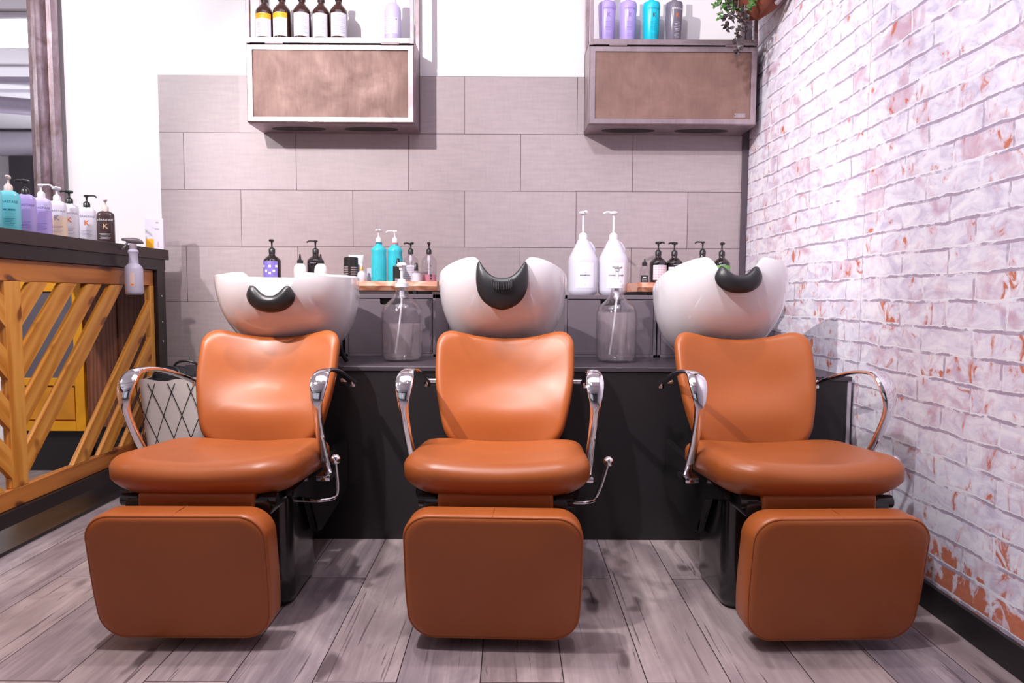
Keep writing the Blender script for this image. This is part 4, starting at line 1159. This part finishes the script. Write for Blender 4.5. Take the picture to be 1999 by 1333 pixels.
# ------------------------------------------------------------------ white bag with crossed cords
t = thing('laundry_bag', 'white canvas bag with crossed black cords behind the chair by the counter', 'bag', (-1.575, 3.18, 0), .12)
bm = B(); rings = []
for z, w_, d_ in ((0, .115, .10), (.03, .125, .11), (.25, .135, .12), (.45, .150, .13), (.545, .158, .135)):
    rings.append([(x*w_/.15, y*d_/.13, z+(.006*sin(7*x/.15) if z > .5 else 0)) for x, y in rrect(.30, .26, .05, 5, 5)])
skin_rings(bm, rings, cap1=False)
rings2 = [[(x*.97, y*.97, z-.002) for x, y, z in rings[-1]], [(x*.93, y*.93, .42) for x, y, z in rings[-1]]]
obj('fabric', bm, CANVAS, t)
bm = B(); skin_rings(bm, rings2, cap0=False); obj('black_lining', bm, BLACKC, t)
bm = B()
def bagpt(u, z):
    w_ = .115+(.158-.115)*z/.545; d_ = .10+.035*z/.545
    if u < -1: return (-w_-.003, -d_-(u+1)*2*d_*.5, z)
    if u > 1: return (w_+.003, -d_+(u-1)*2*d_*.5, z)
    return (u*w_, -d_-.004, z)
for k in range(-4, 5):
    for s in (-1, 1):
        pts = []
        for i in range(10):
            z = .01+.52*i/9; u = k*.55+s*(i/9-.5)*1.3
            if abs(u) <= 2: pts.append(bagpt(u, z))
        if len(pts) > 3: tube(bm, pts, .0018, 6, 2)
obj('cord', bm, BLACKP, t)
bm = B(); tube(bm, [(-.10, -.12, .50), (-.085, -.10, .575), (-.03, -.08, .60), (.02, -.10, .585), (.04, -.12, .53)], .006, 8); obj('handle', bm, BLACKP, t)
bm = B(); tube(bm, [(-.10, .10, .50), (-.06, .10, .60), (.03, .10, .60), (.05, .11, .52)], .006, 8); obj('handle', bm, BLACKP, t)
t2 = thing('black_tote', 'black bag bunched inside the white canvas bag', 'bag', (-1.575, 3.19, 0), .12)
bm = B(); rings = []
for z, k in ((.46, .80), (.52, .84), (.565, .80), (.585, .60), (.590, .2)):
    rings.append([(x*k+.004*sin(9*y/.1+z*40), y*k, z+.008*sin(x*60)*(1 if z > .55 else 0)) for x, y in rrect(.29, .25, .05, 5, 5)])
skin_rings(bm, rings); obj('cloth', bm, BLACKC, t2)

# ------------------------------------------------------------------ hanging planter and trailing plant
t = thing('wall_planter', 'rough red-brown bark planter fixed high on the brick wall', 'planter', (0, 0, 0))
bm = B(); rings = []
rr = random.Random(4)
for j in range(9):
    f = j/8; z = 2.235+.26*f; k = (1-(1-f)**2.2)**.5*1.0+.02
    ring = []
    for i in range(26):
        a = 2*PI*i/26; wob = 1+.06*sin(3*a+j)+.05*sin(7*a+2*j)+.03*rr.uniform(-1, 1)
        x = 1.145+.130*k*cos(a)*wob; y = 3.20+.185*k*sin(a)*wob
        ring.append((min(x, XR-.004), y, z+.012*sin(5*a)))
    rings.append(ring)
skin_rings(bm, rings); obj('bark_shell', bm, BARK, t, sub=1)
bm = B(); tube(bm, [(1.20, 3.12, 2.27), (1.245, 3.05, 2.33), (1.255, 2.99, 2.42)], .012, 8); obj('bracket', bm, STEEL, t)

def leaf(bm, p, d, n, s):
    d = d.normalized(); n = (n-d*n.dot(d)).normalized(); x = d.cross(n)
    q = [p, p+d*s*.35+x*s*.30, p+d*s*.75+x*s*.20, p+d*s, p+d*s*.75-x*s*.20, p+d*s*.35-x*s*.30]; c1 = p+d*s*.35-n*s*.08; c2 = p+d*s*.75-n*s*.06
    v = [bm.verts.new(a) for a in q]; a1 = bm.verts.new(c1); a2 = bm.verts.new(c2)
    for f in ((v[0], v[1], a1), (v[1], v[2], a2, a1), (v[2], v[3], a2), (v[3], v[4], a2), (v[4], v[5], a1, a2), (v[5], v[0], a1)): bm.faces.new(f)
t = thing('trailing_plant', 'trailing green leafy plant hanging in front of the steel shelf by the brick wall', 'plant', (0, 0, 0))
rr = random.Random(11)
def vine(pts, mat, dens, size, sc):
    bm = B(); P = spline(pts, 8); tube(bm, pts, .0013, 5, 8); st = obj('vine', bm, STEMM, t)
    bm = B(); L = len(P)
    n = max(4, int(1.7*dens*sum((P[i+1]-P[i]).length for i in range(L-1))))
    for i in range(n):
        q = P[min(L-1, int(i/n*L))]; d = Vector((rr.uniform(-1, 1), rr.uniform(-.8, .3), rr.uniform(-.9, .35))); nn = Vector((rr.uniform(-.6, .6), -1, rr.uniform(-.2, .9)))
        leaf(bm, q+Vector((rr.uniform(-sc, sc), rr.uniform(-sc, sc), 0)), d, nn, size*rr.uniform(.6, 1.2))
    obj('foliage', bm, mat, st)
yv = 3.22
vine([(1.06, yv, 2.46), (.99, yv-.02, 2.44), (.955, yv-.03, 2.36), (.945, yv-.03, 2.285)], LEAFM, 110, .026, .004)
vine([(1.06, yv, 2.46), (1.00, yv-.02, 2.42), (.972, yv-.03, 2.30), (.970, yv-.03, 2.235)], LEAFM, 100, .024, .006)
vine([(1.08, yv, 2.46), (1.02, yv-.03, 2.43), (1.005, yv-.04, 2.30), (1.00, yv-.04, 2.18)], LEAFD, 120, .028, .010)
vine([(1.08, yv, 2.46), (1.03, yv-.03, 2.44), (1.02, yv-.04, 2.33), (1.025, yv-.04, 2.26)], LEAFM, 170, .032, .016)
vine([(1.09, yv, 2.46), (1.05, yv-.04, 2.42), (1.045, yv-.05, 2.28), (1.042, yv-.05, 2.15), (1.052, yv-.05, 2.06)], LEAFD, 95, .030, .010)
vine([(1.10, yv, 2.46), (1.07, yv-.05, 2.42), (1.07, yv-.06, 2.32), (1.075, yv-.06, 2.22), (1.085, yv-.06, 2.17)], LEAFD, 110, .030, .012)
vine([(1.11, yv-.05, 2.46), (1.09, yv-.10, 2.40), (1.085, yv-.11, 2.30), (1.09, yv-.11, 2.25)], LEAFM, 120, .028, .014)
vine([(1.10, yv-.05, 2.46), (1.05, yv-.10, 2.46), (1.02, yv-.10, 2.41), (1.01, yv-.10, 2.36)], LEAFM, 180, .034, .018)
vine([(1.08, yv-.02, 2.46), (.985, yv-.05, 2.43), (.985, yv-.06, 2.33), (.99, yv-.06, 2.27)], LEAFM, 120, .030, .014)
vine([(1.08, yv-.02, 2.46), (1.04, yv-.05, 2.43), (1.015, yv-.06, 2.30), (1.02, yv-.06, 2.22)], LEAFD, 110, .028, .016)
vine([(1.17, yv-.15, 2.46), (1.185, yv-.20, 2.40), (1.19, yv-.21, 2.33)], LEAFM, 60, .030, .006)

# ------------------------------------------------------------------ mirror by the counter, ducts and spots it shows
t = thing('wall_mirror', 'tall mirror in a wide ridged pewter frame behind the counter bottles', 'mirror', (0, 0, 0))
bm = B(); x_in, x_out = -2.530, -2.385
prof = [(x_out, 3.605), (x_out, 3.585), (x_out-.012, 3.570), (x_out-.026, 3.572), (x_out-.034, 3.590), (x_out-.050, 3.590), (x_out-.062, 3.565), (x_out-.085, 3.552), (x_out-.108, 3.560), (x_out-.120, 3.585), (x_out-.132, 3.590), (x_in, 3.583), (x_in, 3.605)]
xl = -3.9; cxm = (x_in+xl)/2
rings = []
def fr_ring(corner):
    out = []
    for x, y in prof:
        o = x-x_in
        X = x if corner in (0, 1) else xl-o
        Z = 1.30-o if corner in (0, 3) else 2.95+o
        out.append((X, y, Z))
    return out
rs = [fr_ring(k) for k in (0, 1, 2, 3)]
vs = [[bm.verts.new(p) for p in r] for r in rs]; n = len(prof)
for k in range(4):
    a, c = vs[k], vs[(k+1) % 4]
    for i in range(n): bm.faces.new((a[i], a[(i+1) % n], c[(i+1) % n], c[i]))
PEWTER = mat_brushed('pewter_frame', srgb(126, 104, 104), srgb(196, 180, 188), .28, .8)
obj('frame', bm, PEWTER, t)
bm = B(); boxr(bm, xl, x_in, 3.590, 3.600, 1.30, 2.95); obj('mirror_glass', bm, plain('silvered_mirror', (.93, .93, .97), .015, 1.0, var=0), t, False)

# fittings behind the viewer that the mirror and the chrome pick up
t = thing('silver_duct', 'silver ventilation duct under the ceiling, seen in the mirror', 'duct')
bm = B(); tube(bm, [(-7.9, -2.4, 3.065), (1.2, -2.4, 3.065)], .17, 24, smooth=False); du = obj('duct_tube', bm, plain('galvanised_duct', srgb(205, 200, 212), .3, .8), t)
for k in range(8):
    bm = B(); x = -7.2+k*1.1; tube(bm, [(x-.02, -2.4, 3.065), (x+.02, -2.4, 3.065)], .178, 24, smooth=False); obj('duct_band', bm, plain('galvanised_duct', srgb(205, 200, 212), .3, .8), t)
t = thing('ceiling_pipe', 'slim grey pipe under the ceiling, seen in the mirror', 'pipe')
bm = B(); tube(bm, [(-7.9, .2, 3.12), (1.2, .2, 3.12)], .035, 14, smooth=False); tube(bm, [(-6.6, .1, 3.0), (-3.4, -1.0, 3.0)], .09, 16, smooth=False); obj('pipe_run', bm, plain('grey_pipe', srgb(150, 140, 156), .4), t)
SPOTE, nt, b = new_mat('lit_spot_lens'); b.inputs['Emission Color'].default_value = (1, .95, 1, 1); b.inputs['Emission Strength'].default_value = 12
proto = None
for i, (x, y) in enumerate(((-4.55, -.55), (-5.15, -.55), (-3.2, -.55), (-1.9, -.55), (-.6, -.55), (.5, -.55))):
    l = ['track spotlight at the far end of the rail', 'track spotlight seen in the mirror', 'track spotlight above the counter side', 'track spotlight over the walkway', 'track spotlight over the middle chair', 'track spotlight nearest the brick wall'][i]
    if proto is None:
        s = thing('track_spotlight', l, 'spotlight', (x, y, 2.86), 0, 'track spotlights')
        bm = B(); R = Matrix.Rotation(-.9, 4, 'X'); 
        for v in lathe(bm, [(.035, -.07), (.05, .0), (.052, .07), (.048, .07), (.046, .02), (.03, -.06)], seg=20).verts: v.co = (Matrix.Rotation(2.3, 4, 'X') @ v.co)
        hd = obj('lamp_housing', bm, WHITEP, s)
        bm = B(); lathe(bm, [(.044, .035), (.044, .04)], seg=20)
        for v in bm.verts: v.co = (Matrix.Rotation(2.3, 4, 'X') @ v.co)
        obj('lamp_lens', bm, SPOTE, hd)
        bm = B(); tube(bm, [(0, 0, .02), (0, 0, .36)], .010, 8, smooth=False); obj('stem', bm, WHITEP, s)
        proto = s
    else: dup(proto, (x, y, 2.86), l, 'track spotlights')
t = thing('spotlight_rail', 'white ceiling rail carrying the track spotlights', 'rail')
bm = B(); boxr(bm, -7.5, 1.0, -.57, -.53, 3.215, 3.25); obj('rail_bar', bm, WHITEP, t, False)

t = thing('mirror_glow_panel', 'added glowing panel that brightens the mirror view and the reception side', 'added light panel', (-4.6, 1.2, 3.20))  # glowing panel added to lift the dark ceiling in the mirror
bm = B(); boxr(bm, -1.25, 1.25, -.35, .35, 0, .045, .004); obj('panel_back', bm, WHITEP, t)
GLOW, nt, b = new_mat('added_panel_glow'); b.inputs['Emission Color'].default_value = (.95, .96, 1, 1); b.inputs['Emission Strength'].default_value = 9
bm = B(); boxr(bm, -1.2, 1.2, -.3, .3, -.006, .0); obj('glow_face', bm, GLOW, t)
# ------------------------------------------------------------------ light
def area(name, loc, target, size, power, color, sy=None, spread=PI):
    l = bpy.data.lights.new(name, 'AREA'); l.energy = power; l.color = color; l.size = size; l.spread = spread
    if sy: l.shape = 'RECTANGLE'; l.size_y = sy
    o = bpy.data.objects.new(name, l); col.objects.link(o); o.location = loc
    o.rotation_euler = (Vector(target)-Vector(loc)).to_track_quat('-Z', 'Y').to_euler(); return o
def spot(name, loc, target, power, color, ang=70, rad=.04, blend=.5):
    l = bpy.data.lights.new(name, 'SPOT'); l.energy = power; l.color = color; l.spot_size = math.radians(ang); l.spot_blend = blend; l.shadow_soft_size = rad
    o = bpy.data.objects.new(name, l); col.objects.link(o); o.location = loc
    o.rotation_euler = (Vector(target)-Vector(loc)).to_track_quat('-Z', 'Y').to_euler(); return o
spot('key_spot', (-1.55, .75, 2.80), (-.05, 3.5, 1.35), 340, (1, .93, .92), 66, .035, .45)
spot('wall_spot', (-2.9, .9, 2.9), (-2.75, 3.6, 1.9), 270, (1, .97, .98), 76, .05, .8)
spot('brick_spot', (-.3, .8, 3.05), (1.27, 2.3, 1.5), 165, (.93, .93, 1), 84, .06, .8)
spot('counter_fill', (.2, 1.7, 3.1), (-1.79, 2.75, .6), 135, (1, .93, .85), 46, .05, .7)  # added to put more light on the lattice front
spot('seat_spot', (-.7, 1.78, 3.1), (-.6, 2.05, .4), 80, (1, .90, .88), 62, .05, .8)
spot('seat_spot_right', (.5, 1.78, 3.1), (.55, 2.05, .4), 56, (.98, .91, .93), 60, .05, .8)
spot('floor_spot', (-.9, 1.2, 3.1), (-1.0, 1.25, 0), 200, (1, .95, .97), 80, .05, .8)
area('overhead_fill', (-.3, 1.9, 3.2), (-.3, 1.9, 0), 2.6, 24, (.93, .88, 1), 1.2)  # soft lavender fill added overhead, not a fixture
area('shop_daylight', (-3.0, -3.3, 1.9), (-.5, 3, .9), 3.4, 5, (.90, .88, 1), 2.0)
area('ceiling_fill', (-5.2, -.8, .9), (-5.2, -.8, 3), 1.4, 60, (.92, .93, 1))  # unseen fill added below the mirror's view to brighten the reflected ceiling
w = bpy.data.worlds.new('world'); scene.world = w; w.use_nodes = True
bg = w.node_tree.nodes['Background']; bg.inputs[0].default_value = (.86, .86, 1, 1); bg.inputs[1].default_value = .3

# ------------------------------------------------------------------ view
vs_ = scene.view_settings; scene.display_settings.display_device = 'sRGB'
vs_.view_transform = 'Standard'; vs_.look = 'None'; vs_.gamma = 1; vs_.use_curve_mapping = False; vs_.exposure = 0.15
scene.cycles.use_denoising = True
scene.cycles.max_bounces = 10; scene.cycles.transparent_max_bounces = 16; scene.cycles.transmission_bounces = 10; scene.cycles.sample_clamp_indirect = 6
scene.cycles.caustics_reflective = False; scene.cycles.caustics_refractive = False
